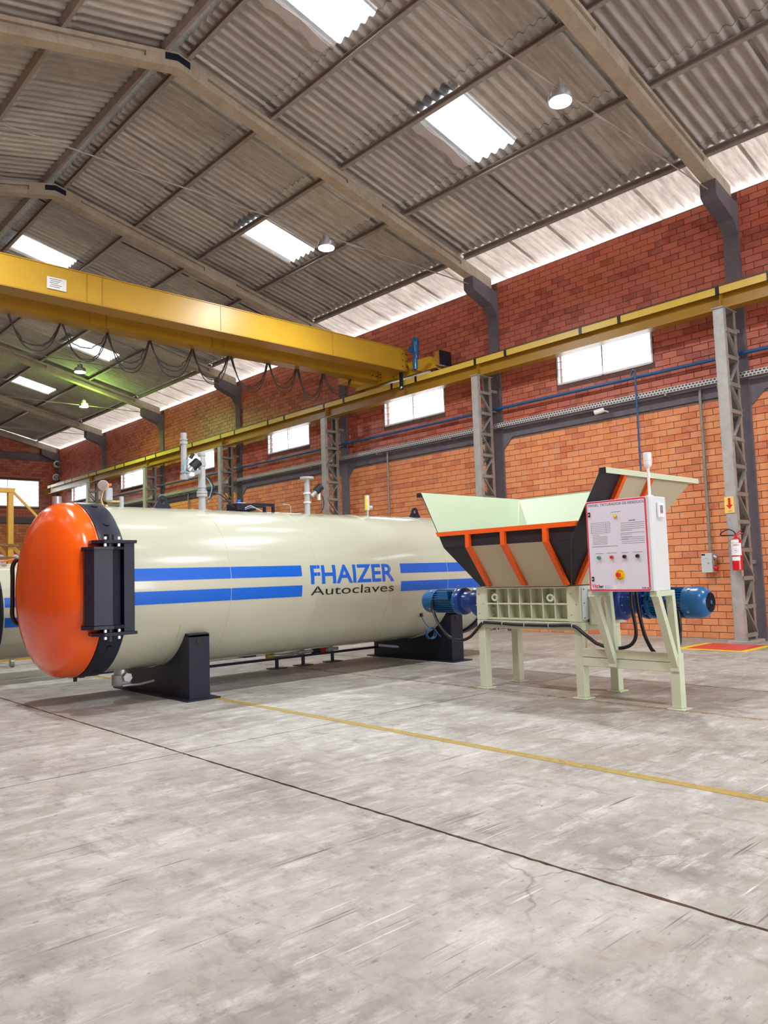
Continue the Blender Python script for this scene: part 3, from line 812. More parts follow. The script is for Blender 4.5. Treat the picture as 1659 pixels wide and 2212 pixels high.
# ---------------------------------------------------------------- overhead travelling crane
cr = empty('bridge_crane', (5.3, 12.6, 5.6), 'yellow double-girder overhead crane with hanging cable loops spanning the hall', 'crane')
xa, xb = -1.45, 11.92
for gi, (gy0, gy1) in enumerate(((12.0, 12.34), (13.0, 13.27))):
    g = MB(); g.box(xa, xb, gy0 + .012, gy1 - .012, 5.71, 6.18); 
    o = g.build('girder', 'crane', cr, bevel=.006)
    MB().box(xa, xb, gy0 - .012, gy1 + .012, 5.69, 5.712).build('bottom_flange', 'crane_dull', o)
    MB().box(xa, xb, gy0, gy1, 6.18, 6.195).build('top_flange', 'crane', o)
    for x in (4.76, 5.01, 7.2, 9.79, 2.2) if gi == 0 else (5.2, 5.5, 7.6, 7.85, 2.5):
        MB().box(x - .006, x + .006, gy0 + .004, gy0 + .014, 5.712, 6.18).build('joint_seam', 'crane_dull', o)
    for dx, h in ((-.06, .14), (-.06, -.14), (.06, .14), (.06, -.14), (-.06, 0), (.06, 0)):
        MB().cyl((xb - .1 + dx, gy0 - .012, 5.93 + h), (xb - .1 + dx, gy0 + .02, 5.93 + h), .014, 6).build('bolt', 'navy', o)
    MB().box(xb - .2, xb, gy0, gy0 + .013, 5.72, 6.15).build('end_plate', 'crane', o)
nt = MB(); nt.box(4.13, 4.43, 11.992, 12.0, 5.8, 5.99)
nt = nt.build('notice', 'paper', cr)
for k in range(5):
    MB().box(4.17 + .02 * (k % 2), 4.36 - .03 * (k % 3), 11.9905, 11.9925, 5.955 - .03 * k, 5.963 - .03 * k).build('print_line', 'dark_ink', nt)
# end truck on the runway
et = MB().box(11.97, 12.25, 11.2, 13.85, 5.62, 5.86).build('end_truck', 'crane', cr, bevel=.006)
MB().box(11.92, 11.975, 12.4, 12.98, 5.62, 5.88).build('connection_plate', 'crane', et)
for yy in (12.47, 12.9):
    for zz in (5.68, 5.75, 5.82): MB().cyl((11.91, yy, zz), (11.925, yy, zz), .016, 6).build('bolt', 'navy', et)
for yy in (11.35, 13.7):
    MB().cyl((12.04, yy, 5.685), (12.18, yy, 5.685), .115, 24).build('wheel', 'rail', et)
MB().box(11.95, 12.27, 11.05, 11.2, 5.66, 5.95).build('buffer_box', 'crane_dull', et, bevel=.005)
MB().box(11.94, 12.28, 11.02, 11.06, 5.65, 5.96).build('buffer_plate', 'navy', et)
MB().prism([(11.25, 5.86), (11.95, 5.86), (11.85, 5.72), (11.55, 5.6), (11.3, 5.72)], 'x', 11.84, 11.97).build('drive_bracket', 'crane', et)
mo = MB().lathe([(0, .055), (.1, .06), (.14, .085), (.16, .07), (.17, .07), (.36, .072), (.38, .078), (.46, .078), (.5, .05), (.505, 0)], (11.86, 11.68, 5.88), (0, 0, 1), 24).build('drive_motor', 'motor', et, smooth=35)
MB().box(11.76, 11.82, 11.7, 11.8, 6.06, 6.18).build('terminal_box', 'motor', et, bevel=.006)
MB().cyl((11.86, 11.68, 5.66), (11.86, 11.68, 5.88), .075, 16).build('gear_reducer', 'motor', et, smooth=40)
MB().box(11.80, 11.86, 12.1, 12.16, 5.3, 5.72).build('limit_switch_post', 'navy', cr)
MB().bar((11.80, 12.13, 5.33), (11.66, 11.95, 5.3), .03, .03).build('limit_switch', 'galv', cr)
MB().box(11.2, 11.75, 13.3, 13.55, 5.62, 5.76).build('cable_box', 'crane', cr, bevel=.005)
# festoon loops below the rear girder
fest = [((14, 674), (74, 750), (126, 698)), ((131, 698), (182, 772), (228, 720)), ((228, 716), (276, 795), (318, 738)), ((320, 737), (368, 806), (410, 755)),
        ((412, 754), (446, 820), (488, 770)), ((494, 768), (532, 838), (572, 786)), ((576, 786), (604, 841), (634, 796)), ((638, 796), (668, 858), (692, 812)), ((694, 810), (722, 847), (752, 828))]
random.seed(3)
for (a, b, c) in fest:
    A, B, C = [ony(p[0], p[1], 13.33) for p in (a, b, c)]
    A.z = 5.69; C.z = 5.69
    for s_ in range(3):
        dy = (s_ - 1) * .03; dz = random.uniform(0, .12) * s_
        pts = []
        for i in range(15):
            t = i / 14
            x = A.x + (C.x - A.x) * t + (random.uniform(-.03, .03) * s_ * math.sin(math.pi * t))
            sag = 1.2 * (5.69 - B.z - dz) * (1 - abs(2 * t - 1) ** 2.6)
            pts.append((x, 13.24 + dy, 5.69 - sag))
        MB().tube(pts, .010, 6).build('festoon_cable', 'cable', cr, smooth=60)

# ---------------------------------------------------------------- services on the wall
ap = empty('air_pipe', (12.48, 15, 4.55), 'long horizontal blue compressed-air pipe fixed along the brick wall', 'pipe')
MB().cyl((12.48, YN + .2, 4.555), (12.48, 34.8, 4.555), .03, 12).build('pipe_run', 'pipe_blue', ap, smooth=60)
for y in YF[1:-1]:
    MB().box(12.46, 12.56, y - .02, y + .02, 4.5, 4.525).build('pipe_bracket', 'lattice', ap)
def drop(y, zb, label, r=.016, mat='pipe_blue'):
    p = [(12.44, y + .1, 4.588), (12.44, y + .09, 4.64), (12.43, y + .05, 4.68), (12.41, y + .01, 4.66), (12.4, y, 4.6), (12.395, y, 4.5), (12.395, y, zb)]
    o = MB().tube(p, r, 8).build('air_drop_pipe', mat, smooth=60, loc=(12.5, y, zb)); return tag(o, label, 'pipe')
drop(6.81, 1.3, 'slim dark blue air drop pipe going down the bricks behind the hopper')
drop(26.0, 1.3, 'far slim blue air drop pipe behind the autoclave piping')
ty = empty('cable_tray', (12.47, 15, 4.15), 'perforated galvanised cable tray running along the dark tie beam', 'cable tray')
for a, b in zip(YF, YF[1:]):
    MB().box(12.42, 12.424, a + .02, b - .02, 4.15, 4.24).build('tray_side', 'tray', ty)
    MB().box(12.424, 12.56, a + .02, b - .02, 4.15, 4.154).build('tray_bed', 'galv', ty)
    for q in (1.2, 3.6): MB().box(12.43, 12.6, a + q, a + q + .03, 4.11, 4.149).build('tray_bracket', 'lattice', ty)
def conduit(y, z0, z1, label):
    o = MB().cyl((12.565, y, z0), (12.565, y, z1), .024, 10).build('conduit', 'lattice', smooth=60, loc=(12.565, y, z0)); return tag(o, label, 'conduit')
conduit(5.755, 1.40, 4.15, 'grey steel conduit running down the bricks into the socket box')
conduit(13.45, 1.4, 4.15, 'grey steel conduit down the bricks right of the lattice column behind the autoclave')
conduit(23.2, 1.4, 4.15, 'far grey steel conduit down the bricks behind the autoclave pipes')

# socket box on the wall
sb = empty('socket_box', (12.53, 5.77, 1.08), 'grey wall-mounted socket box with sockets on its side below the conduit', 'electrical box')
MB().box(12.44, 12.61, 5.68, 5.86, 1.08, 1.395).build('enclosure', 'cab', sb, bevel=.006)
MB().box(12.437, 12.441, 5.79, 5.85, 1.36, 1.385).build('name_plate', 'navy', sb)
MB().cyl((12.43, 5.74, 1.235), (12.445, 5.74, 1.235), .012, 12).build('lock', 'galv', sb)
for q in (5.77, 5.8): MB().cyl((12.432, q, 1.32), (12.444, q, 1.32), .009, 10).build('pilot_light', 'white', sb)
for zz, mt in ((1.33, 'galv'), (1.15, 'btn_red')):
    MB().cyl((12.53, 5.68, zz), (12.53, 5.635, zz - .02), .05, 16, .042).build('socket', mt, sb, smooth=40)
MB().box(12.49, 12.57, 5.66, 5.68, 1.2, 1.28).build('socket_plate', 'brass', sb)

# security camera on the tie beam
sc = empty('security_camera', (12.5, 7.56, 4.06), 'small white bullet camera on the dark tie beam', 'camera')
MB().cyl((12.38, 7.66, 4.05), (12.46, 7.50, 4.09), .045, 16).build('camera_body', 'white', sc, smooth=40)
MB().cyl((12.365, 7.69, 4.042), (12.38, 7.66, 4.05), .036, 16).build('lens', 'ink', sc)
MB().tube([(12.45, 7.53, 4.08), (12.52, 7.5, 4.07), (12.6, 7.5, 4.07)], .018, 8).build('mount_arm', 'white', sc)

# sign and fire extinguisher on the nearest lattice column
sg = empty('fire_sign', (11.893, 5.1, 1.98), 'small yellow sign with a red arrow pointing down on the lattice column', 'sign')
MB().box(11.888, 11.896, 5.03, 5.175, 1.985, 2.235).build('sign_board', 'sign_yellow', sg)
ar = [(5.118, 2.215), (5.118, 2.11), (5.148, 2.11), (5.10, 2.045), (5.052, 2.11), (5.082, 2.11), (5.082, 2.215)]
MB().prism(ar, 'x', 11.8855, 11.888).build('arrow', 'btn_red', sg)
MB().box(11.8855, 11.888, 5.07, 5.13, 2.012, 2.018).build('print_line', 'btn_red', sg)
fx, fy = 11.80, 5.0
fe = empty('fire_extinguisher', (fx, fy, 1.11), 'red fire extinguisher with white label and black hose hung on the lattice column', 'fire extinguisher')
MB().lathe([(0, .06), (.01, .075), (.44, .075), (.475, .06), (.49, .03), (.5, .02), (.5, 0)], (fx, fy, 1.11), (0, 0, 1), 28).build('cylinder', 'ext_red', fe, smooth=40)
MB().cyl((fx, fy, 1.6), (fx, fy, 1.65), .022, 12).build('valve', 'ext_red', fe)
MB().bar((fx, fy - .01, 1.64), (fx, fy - .11, 1.665), .02, .012).build('lever', 'ext_red', fe); MB().bar((fx, fy - .01, 1.66), (fx, fy - .09, 1.71), .02, .01).build('handle', 'ext_red', fe)
MB().tube(spline([(fx - .02, fy + .02, 1.635), (fx - .02, fy + .12, 1.64), (fx - .02, fy + .22, 1.65), (fx - .02, fy + .2, 1.69), (fx - .02, fy + .1, 1.73), (fx - .01, fy + .03, 1.7), (fx, fy, 1.65)]), .008, 6).build('hose', 'rubber', fe, smooth=60)
MB().box(fx + .07, 11.899, fy - .02, fy + .02, 1.45, 1.5).build('wall_hook', 'galv', fe)
def wrap_label(z0, z1, a0, a1, mat, nm, r=.0762):
    m = MB(); n = 12; vs = []
    for z in (z0, z1):
        for k in range(n + 1):
            a = R(a0 + (a1 - a0) * k / n); vs.append((fx - r * math.cos(a), fy - r * math.sin(a), z))
    m.add(vs, [(k, k + 1, n + 2 + k, n + 1 + k) for k in range(n)]); return m.build(nm, mat, fe, smooth=60)
lb = wrap_label(1.335, 1.52, -80, 80, 'white', 'label'); wrap_label(1.525, 1.57, -50, 50, 'white', 'label'); wrap_label(1.255, 1.315, -45, 55, 'white', 'label')
vs, fs = fit_text('LAPAG', .09, .028, .02)
MB().add([(fx - .0772 * math.cos((u - .045) / .0772 + R(15)), fy - .0772 * math.sin((u - .045) / .0772 + R(15)), 1.475 + v) for u, v in vs], fs).build('lettering', 'logo_red', lb)
for k in range(3):
    MB().add([(fx - .0773 * math.cos(a), fy - .0773 * math.sin(a), 1.43 - .025 * k + dz) for dz in (0, .008) for a in (R(-10 + 8 * k), R(15), R(40))], [(0, 1, 4, 3), (1, 2, 5, 4)]).build('print_line', 'stripe' if k == 1 else 'grey_ink', lb)

# corner flood lights far away
for (px, py, lab) in ((124, 1003, 'small white emergency flood light high in the far corner'), (122, 1031, 'small white emergency light lower in the far corner')):
    p = ony(px, py, 34.9)
    o = MB().lathe([(0, .12), (.05, .16), (.14, .1), (.2, .05), (.3, .02)], p, (.1, 1, .1), 16).build('flood_light', 'white', smooth=40, loc=p); tag(o, lab, 'lamp')
# ================================================================ THE AUTOCLAVE
TY, TZ, TR = 8.08, 1.171, .869
def C(x, a, r=TR): return (x, TY - r * math.cos(R(a)), TZ + r * math.sin(R(a)))
def patch(x0, x1, a0, a1, r, th=.0012, n=14, nx=1):
    """thin curved plate lying on the shell"""
    m = MB(); vs = []; k = n + 1
    for rr in (r, r + th):
        for i in range(nx + 1):
            for j in range(k): vs.append(C(x0 + (x1 - x0) * i / nx, a0 + (a1 - a0) * j / n, rr))
    q = (nx + 1) * k; fs = []
    for i in range(nx):
        for j in range(n):
            fs.append((i * k + j, i * k + j + 1, (i + 1) * k + j + 1, (i + 1) * k + j))
            fs.append((q + i * k + j, q + (i + 1) * k + j, q + (i + 1) * k + j + 1, q + i * k + j + 1))
    for i, rev in ((0, 0), (nx, 1)):
        for j in range(n): fs.append((i * k + j, i * k + j + 1, q + i * k + j + 1, q + i * k + j))
    for j in (0, n):
        for i in range(nx): fs.append((i * k + j, (i + 1) * k + j, q + (i + 1) * k + j, q + i * k + j))
    return m.add(vs, fs)
ac = empty('autoclave', (6.0, TY, 0), 'large beige horizontal autoclave with orange domed door and blue stripes', 'autoclave')
sh = MB().lathe([(3.2, .0), (3.2, TR - .002), (3.22, TR), (8.64, TR), (8.66, TR - .002), (8.66, 0)], (0, TY, TZ), (1, 0, 0), 128).build('shell', 'tank', ac, smooth=30)
for x in (4.40, 5.555, 6.71, 7.79):
    MB().torus((x, TY, TZ), (1, 0, 0), TR, .0035, 128, 6).build('weld_seam', 'weld', sh, smooth=60)
for i, (x0, x1) in enumerate(((3.262, 5.335), (6.905, 8.6))):
    for a0, a1 in ((4.0, 12.2), (-11.4, -2.9)):
        patch(x0, x1, a0, a1, TR + .0008, nx=2).build('stripe', 'stripe', ac, smooth=40)
def tank_text(body, x0, x1, a0, a1, mat, nm, bold):
    h = TR * R(a1 - a0)
    vs, fs = fit_text(body, x1 - x0, h, bold)
    me = bpy.data.meshes.new(nm); me.from_pydata([(u, v, 0) for u, v in vs], [], fs)
    bm = bmesh.new(); bm.from_mesh(me); bmesh.ops.remove_doubles(bm, verts=bm.verts[:], dist=1e-5)
    for k in range(1, 16):
        bmesh.ops.bisect_plane(bm, geom=bm.verts[:] + bm.edges[:] + bm.faces[:], plane_co=(0, h * k / 16, 0), plane_no=(0, 1, 0), dist=1e-6)
    for v in bm.verts:
        v.co = Vector(C(x0 + v.co.x, a0 + math.degrees(v.co.y / TR), TR + .0025)) - Vector((6.0, TY, 0))
    bmesh.ops.recalc_face_normals(bm, faces=bm.faces[:]); bm.to_mesh(me); bm.free()
    o = link(nm, me, mat, ac, (6.0, TY, 0)); return o
tank_text('FHAIZER', 5.46, 6.785, -2.4, 12.2, 'stripe', 'lettering', .022)['label'] = 'blue bold lettering FHAIZER'
tank_text('Autoclaves', 5.46, 6.78, -11.0, -4.1, 'ink', 'lettering', .0)['label'] = 'black lettering Autoclaves'

# domed door, clamp ring, hinge
prof = [(3.015, 0), (3.015, .885), (2.93, .887)]
for k in range(1, 25):
    t = k / 24 * math.pi / 2
    prof.append((2.93 - .325 * math.sin(t) ** (2 / 2.25), .887 * math.cos(t) ** (2 / 2.25)))
dr = MB().lathe(prof, (0, TY, TZ), (1, 0, 0), 128).build('door', 'orange', ac, smooth=40)
MB().torus((3.0, TY, TZ), (1, 0, 0), .884, .012, 96, 8).build('door_rim', 'orange', dr, smooth=60)
hx = 2.672
MB().tube([(2.86, 8.76, 1.515), (2.77, 8.76, 1.515)], .021, 10).build('handle_stub', 'orange', dr, smooth=60)
MB().tube([(2.86, 8.76, .82), (2.77, 8.76, .82)], .021, 10).build('handle_stub', 'orange', dr, smooth=60)
MB().tube(spline([(2.77, 8.76, 1.515), (2.71, 8.76, 1.5), (hx, 8.76, 1.43), (hx, 8.76, 1.3), (hx, 8.76, 1.05), (hx, 8.76, .91), (2.71, 8.76, .835), (2.77, 8.76, .82)]), .022, 12).build('handle', 'rubber', dr, smooth=60)
rg = MB().lathe([(3.018, .5), (3.018, .893), (3.04, .898), (3.235, .898), (3.25, .893), (3.25, .5)], (0, TY, TZ), (1, 0, 0), 128).build('clamp_ring', 'navy', ac, smooth=35)
for a in (88, 68, 45, -40, -66, -90, 112, 135, 158, 180, 202, 225, 248):
    p0 = Vector(C(3.14, a, .893)); p1 = Vector(C(3.14, a, .907)); MB().cyl(p0, p1, .032, 14).build('bolt_head', 'navy', rg)
MB().cyl(C(3.05, -86, .89), C(3.05, -86, .935), .02, 8).build('locking_pin', 'navy', rg)
hg = MB().prism([(2.80, 7.14), (2.86, 7.06), (3.02, 7.02), (3.12, 7.08), (3.12, 7.22), (2.84, 7.28)], 'z', .83, 1.54).build('door_hinge', 'navy', ac, bevel=.006)
for z0, z1 in ((1.535, 1.56), (.80, .83)):
    MB().prism([(2.77, 7.13), (2.85, 7.04), (3.02, 7.0), (3.15, 7.06), (3.15, 7.24), (2.83, 7.3)], 'z', z0, z1).build('hinge_cap', 'navy', hg)
for z0, z1 in ((1.595, 1.625), (.735, .765)):
    MB().prism([(2.86, 7.12), (2.95, 7.04), (3.27, 7.05), (3.27, 7.3), (2.9, 7.3)], 'z', z0, z1).build('bracket_plate', 'navy', hg)
MB().box(3.145, 3.25, 7.06, 7.34, .765, 1.595).build('bracket_web', 'navy', hg, bevel=.004)
for z in (1.56, 1.625, .765, .70):
    for dx in (-.06, .07): MB().cyl((3.02 + dx, 7.05, z + .005), (3.02 + dx, 7.05, z + .03), .017, 6).build('hinge_bolt', 'bolt', hg)
MB().cyl((3.03, 7.13, .68), (3.03, 7.13, 1.68), .05, 18).build('hinge_pin', 'navy', hg, smooth=40)

# rear ring and dome
MB().lathe([(8.66, .5), (8.66, .89), (8.68, .896), (8.80, .896), (8.82, .89), (8.82, .5)], (0, TY, TZ), (1, 0, 0), 96).build('rear_ring', 'navy', ac, smooth=35)
MB().lathe([(8.80, .86)] + [(8.82 + .24 * math.sin(k / 16 * math.pi / 2), .86 * math.cos(k / 16 * math.pi / 2)) for k in range(17)], (0, TY, TZ), (1, 0, 0), 96).build('rear_dome', 'tank', ac, smooth=40)

# saddles
def saddle(x0, x1):
    arc = []
    for k in range(25):
        a = -35.2 - (180 - 70.4) * k / 24
        arc.append(C(0, a, TR + .002)[1:])
    poly = [(7.28, .015), (7.28, .655)] + arc + [(8.88, .655), (8.88, .015)]
    s = MB().prism(poly, 'x', x0, x0 + .012).build('saddle', 'navy', ac)
    MB().prism(poly, 'x', x1 - .012, x1).build('web_plate', 'navy', s)
    for (ya, yb_) in ((7.28, 7.292), (8.868, 8.88)):
        MB().box(x0 + .012, x1 - .012, ya, yb_, .015, .66).build('end_plate', 'navy', s)
    MB().prism([(7.28, .64), (7.28, .67), (7.38, .68), (7.36, .66)], 'x', x0, x1).build('top_lip', 'navy', s)
    MB().cyl(((x0 + x1) / 2, 7.274, .595), ((x0 + x1) / 2, 7.281, .595), .036, 20).build('hole_dark_disc', 'ink', s)  # black disc painted as the dark of a lifting hole
    MB().box(x0 - .075, x1 + .075, 7.19, 8.97, 0, .015).build('base_plate', 'navy', s)
    MB().box(x0 + .05, x1 - .05, 7.35, 8.8, .016, .3).build('inner_web', 'navy', s)
    patch(x0 - .08, x1 + .08, -27, -153, TR + .0005, .005, 40).build('wear_plate', 'tank', s, smooth=40)
    return s
s1 = saddle(3.93, 4.165); s2 = saddle(7.89, 8.125)
# drain nozzle and little rods at the feet
p = ony(262, 1455, 8.15)
dz_ = MB().cyl((p.x, 8.15, .33), (p.x, 8.15, .24), .075, 24).build('drain_nozzle', 'galv', ac, smooth=40)
MB().cyl((p.x, 8.15, .24), (p.x, 8.15, .13), .1, 24).build('drain_flange', 'grey_pipe', dz_, smooth=40)
q = ony(274, 1463, 8.03)
MB().cyl((q.x, 8.06, q.z), (q.x, 8.0, q.z), .05, 6).build('hex_plug', 'bolt', dz_)
MB().tube([ony(265, 1481, 7.95), ony(300, 1478, 7.9), ony(333, 1470, 7.75)], .014, 8).build('lever_rod', 'galv', dz_, smooth=60)
MB().tube([ony(818, 1394, 8.6), ony(870, 1398, 8.3), ony(897, 1393, 8.1)], .02, 8).build('drain_pipe', 'grey_pipe', ac, smooth=60)
# condensate skid below
bar = MB().box(4.17, 7.885, 8.78, 8.84, .12, .15).build('condensate_rail', 'navy', ac)
for x in (6.06, 6.5, 7.02):
    MB().cyl((x, 8.81, .012), (x, 8.81, .12), .025, 12).build('rail_foot', 'navy', bar)
    MB().box(x - .12, x + .12, 8.73, 8.89, 0, .012).build('foot_plate', 'navy', bar)
MB().tube(spline([(5.85, 8.7, .2), (6.05, 8.66, .19), (6.3, 8.66, .2), (6.6, 8.66, .2), (7.0, 8.66, .2)]), .024, 8).build('condensate_pipe', 'galv', ac, smooth=60)
for x, mt in ((6.35, 'galv'), (6.6, 'navy'), (6.72, 'rust_red'), (6.85, 'galv'), (5.85, 'brass')):
    MB().cyl((x - .05, 8.66, .2), (x + .05, 8.66, .2), .04, 12).build('valve', mt, ac, smooth=40)
    MB().bar((x, 8.66, .24), (x + .07, 8.62, .25), .015, .008).build('valve_lever', 'brass', ac)
# coil of blue hose with plug hanging on the side
hp = C(7.4, -36, TR + .03)
MB().cyl(C(7.4, -34, TR), hp, .022, 10).build('cable_gland', 'ink', ac)
cz = Vector(hp) + Vector((.08, -.04, -.22))
pts = [Vector(hp), Vector(hp) + Vector((.03, -.02, -.08))]
for k in range(30):
    a = math.pi / 2 + k * .62; pts.append(cz + Vector((.075 * math.cos(a) + .01 * math.sin(k), -.01 - .002 * k, .075 * math.sin(a))))
pts += [cz + Vector((.1, -.08, -.02)), cz + Vector((.15, -.08, -.06))]
MB().tube(spline(pts, 3), .007, 6).build('hose_coil', 'pipe_blue', ac, smooth=60)

# fittings on the crown of the vessel
def lug(x):
    n = 14; out = [(x, 2.02), (x - .12, 2.02)] + [(x - .055 * math.cos(math.pi * k / n) * (1), 2.13 + .06 * math.sin(math.pi * k / n)) for k in range(n + 1)] + [(x + .12, 2.02)]
    m = MB(); hc = (x, 2.125); hr = .03; N = len(out)
    # plate with a round eye: bridge outline to the hole
    hole = [(hc[0] + hr * (a - hc[0]) / math.hypot(a - hc[0], b - hc[1]), hc[1] + hr * (b - hc[1]) / math.hypot(a - hc[0], b - hc[1])) for a, b in out]
    for yy in (8.065, 8.095):
        pass
    vs = [(a, 8.065, b) for a, b in out] + [(a, 8.065, b) for a, b in hole] + [(a, 8.095, b) for a, b in out] + [(a, 8.095, b) for a, b in hole]
    fs = []
    for k in range(N):
        j = (k + 1) % N
        fs += [(k, j, N + j, N + k), (2 * N + k, 3 * N + k, 3 * N + j, 2 * N + j), (k, 2 * N + k, 2 * N + j, j), (N + k, N + j, 3 * N + j, 3 * N + k)]
    return m.add(vs, fs).build('lifting_lug', 'navy', ac)
lug(4.05); lug(8.06)
px_ = 4.555
pa = MB().cyl((px_, TY, 2.0), (px_, TY, 2.70), .042, 18).build('steam_pipe', 'grey_pipe', ac, smooth=60)
for z0, z1, r in ((2.20, 2.23, .062), (2.235, 2.265, .062), (2.27, 2.285, .05), (2.30, 2.33, .048), (2.56, 2.62, .05), (2.68, 2.71, .048)):
    MB().cyl((px_, TY, z0), (px_, TY, z1), r, 20).build('pipe_collar', 'grey_pipe', pa, smooth=40)
MB().tube(spline([(px_, TY, 2.49), (4.47, TY, 2.48), (4.40, TY, 2.44), (4.34, TY, 2.43)]), .032, 10).build('branch_pipe', 'grey_pipe', pa, smooth=60)
MB().tube([(px_, TY, 2.66), (4.47, TY, 2.60), (4.44, TY, 2.56)], .03, 10).build('branch_elbow', 'white', pa, smooth=60)
xb_ = 4.325
pb = MB().cyl((xb_, TY, 2.40), (xb_, TY, 2.90), .034, 16).build('vent_pipe', 'grey_pipe', ac, smooth=60)
for z0, z1, r in ((2.39, 2.44, .046), (2.46, 2.48, .042), (2.80, 2.83, .045), (2.845, 2.86, .045), (2.89, 2.93, .036)):
    MB().cyl((xb_, TY, z0), (xb_, TY, z1), r, 16).build('pipe_collar', 'grey_pipe', pb, smooth=40)
va = MB().cyl((4.40, 8.02, 2.53), (4.47, 8.0, 2.60), .055, 18).build('valve_actuator', 'ink', ac, smooth=40)
MB().cyl((4.36, 8.03, 2.48), (4.40, 8.02, 2.53), .03, 12).build('actuator_neck', 'galv', va, smooth=40)
MB().box(4.35, 4.42, 8.0, 8.06, 2.42, 2.47).build('valve_body', 'white', va, bevel=.008)
MB().cyl((4.37, 8.0, 2.63), (4.40, 8.0, 2.68), .022, 10).build('solenoid', 'ink', va)
MB().tube(spline([(4.35, 8.0, 2.62), (4.30, 7.99, 2.58), (4.27, 7.99, 2.52), (4.29, 8.0, 2.47), (4.36, 8.0, 2.46)]), .006, 6).build('air_hose', 'sky_blue', va, smooth=60)
MB().tube(spline([(px_ + .04, 8.04, 2.42), (4.62, 8.03, 2.38), (4.65, 8.02, 2.30), (4.62, 8.02, 2.2), (4.6, 8.02, 2.13)]), .006, 6).build('air_hose', 'sky_blue', va, smooth=60)
MB().tube(spline([(px_ + .04, 8.03, 2.44), (4.64, 8.02, 2.39), (4.67, 8.01, 2.30), (4.64, 8.01, 2.2), (4.6, 8.02, 2.16)]), .006, 6).build('air_hose', 'ink', va, smooth=60)
MB().tube(spline([(4.62, 8.04, 2.24), (4.72, 8.02, 2.24), (4.82, 8.0, 2.18), (4.9, 7.98, 2.09), (5.05, 7.98, 2.06)]), .007, 6).build('signal_cable', 'ink', ac, smooth=60)
bx = MB().box(4.95, 5.21, 7.95, 8.2, 2.045, 2.13).build('junction_tray', 'navy', ac, bevel=.004)
MB().box(5.19, 5.50, 7.97, 8.0, 2.105, 2.14).build('tray_arm', 'navy', bx); MB().box(5.47, 5.50, 7.97, 8.0, 2.03, 2.105).build('tray_leg', 'navy', bx)
MB().box(5.19, 5.50, 8.16, 8.19, 2.105, 2.14).build('tray_arm', 'navy', bx); MB().box(5.47, 5.50, 8.16, 8.19, 2.03, 2.105).build('tray_leg', 'navy', bx)
MB().box(5.02, 5.06, 8.05, 8.09, 2.13, 2.18).build('plug', 'stripe', bx); MB().box(4.99, 5.1, 8.0, 8.04, 2.13, 2.142).build('terminal_strip', 'white', bx)
for k, mt in enumerate(('sky_blue', 'rust_red', 'white')):
    MB().tube(spline([(5.05, 7.945, 2.05 + .01 * k), (5.12, 7.93, 2.075 + .012 * k), (5.2, 7.93, 2.07), (5.24 + .02 * k, 7.93, 2.04)]), .004, 5).build('loose_wire', mt, bx, smooth=60)
# gauge group beside the ring
ga = MB().cyl((3.40, TY, 2.03), (3.40, TY, 2.06), .03, 12).build('gauge_base', 'brass', ac)
MB().tube(spline([(3.36, 8.05, 2.05), (3.34, 8.05, 2.1), (3.35, 8.05, 2.17), (3.37, 8.05, 2.22)]), .012, 8).build('siphon_tube', 'brass', ga, smooth=60)
MB().cyl((3.34, 8.0, 2.26), (3.37, 8.06, 2.26), .055, 24).build('pressure_gauge', 'white_gear', ga, smooth=40)
MB().cyl((3.335, 7.99, 2.26), (3.342, 8.003, 2.26), .047, 24).build('gauge_face', 'galv', ga)
MB().box(3.38, 3.46, 8.03, 8.11, 2.1, 2.24).build('pressure_switch', 'grey_pipe', ga, bevel=.012)
MB().box(3.39, 3.44, 8.02, 8.05, 2.26, 2.285).build('red_tag', 'rib_orange', ga)
MB().tube([(3.4, TY, 2.1), (3.52, TY, 2.1), (3.575, TY, 2.1)], .012, 8).build('gauge_branch', 'brass', ga, smooth=60)
MB().cyl((3.575, TY, 2.02), (3.575, TY, 2.155), .024, 14).build('test_nozzle', 'grey_pipe', ga, smooth=40)
pc = ony(123, 1080, 8.75)
MB().cyl((pc.x, 8.75, 1.7), (pc.x, 8.75, 2.2), .05, 20).build('relief_pipe', 'galv', ac, smooth=40)
# flanged pipe with actuator
pd = MB().cyl((6.09, TY, 2.0), (6.09, TY, 2.50), .036, 16).build('flanged_pipe', 'grey_pipe', ac, smooth=60)
MB().cyl((6.09, TY, 2.50), (6.09, TY, 2.525), .09, 24).build('blind_flange', 'grey_pipe', pd, smooth=40)
for z in (2.18, 2.30): MB().cyl((6.09, TY, z), (6.09, TY, z + .02), .05, 18).build('pipe_collar', 'white', pd, smooth=40)
MB().cyl((6.13, 8.03, 2.27), (6.18, 8.01, 2.33), .028, 12).build('valve_neck', 'galv', pd)
MB().cyl((6.18, 8.01, 2.33), (6.25, 7.99, 2.40), .052, 18).build('valve_actuator', 'ink', pd, smooth=40)
MB().bar((6.22, 8.0, 2.31), (6.22, 8.0, 2.22), .03, .03, (0, 1, 0)).build('solenoid', 'white', pd)
MB().tube(spline([(6.28, 8.0, 2.28), (6.3, 8.0, 2.2), (6.29, 8.0, 2.12), (6.24, 8.0, 2.05)]), .006, 6).build('air_hose', 'ink', pd, smooth=60)
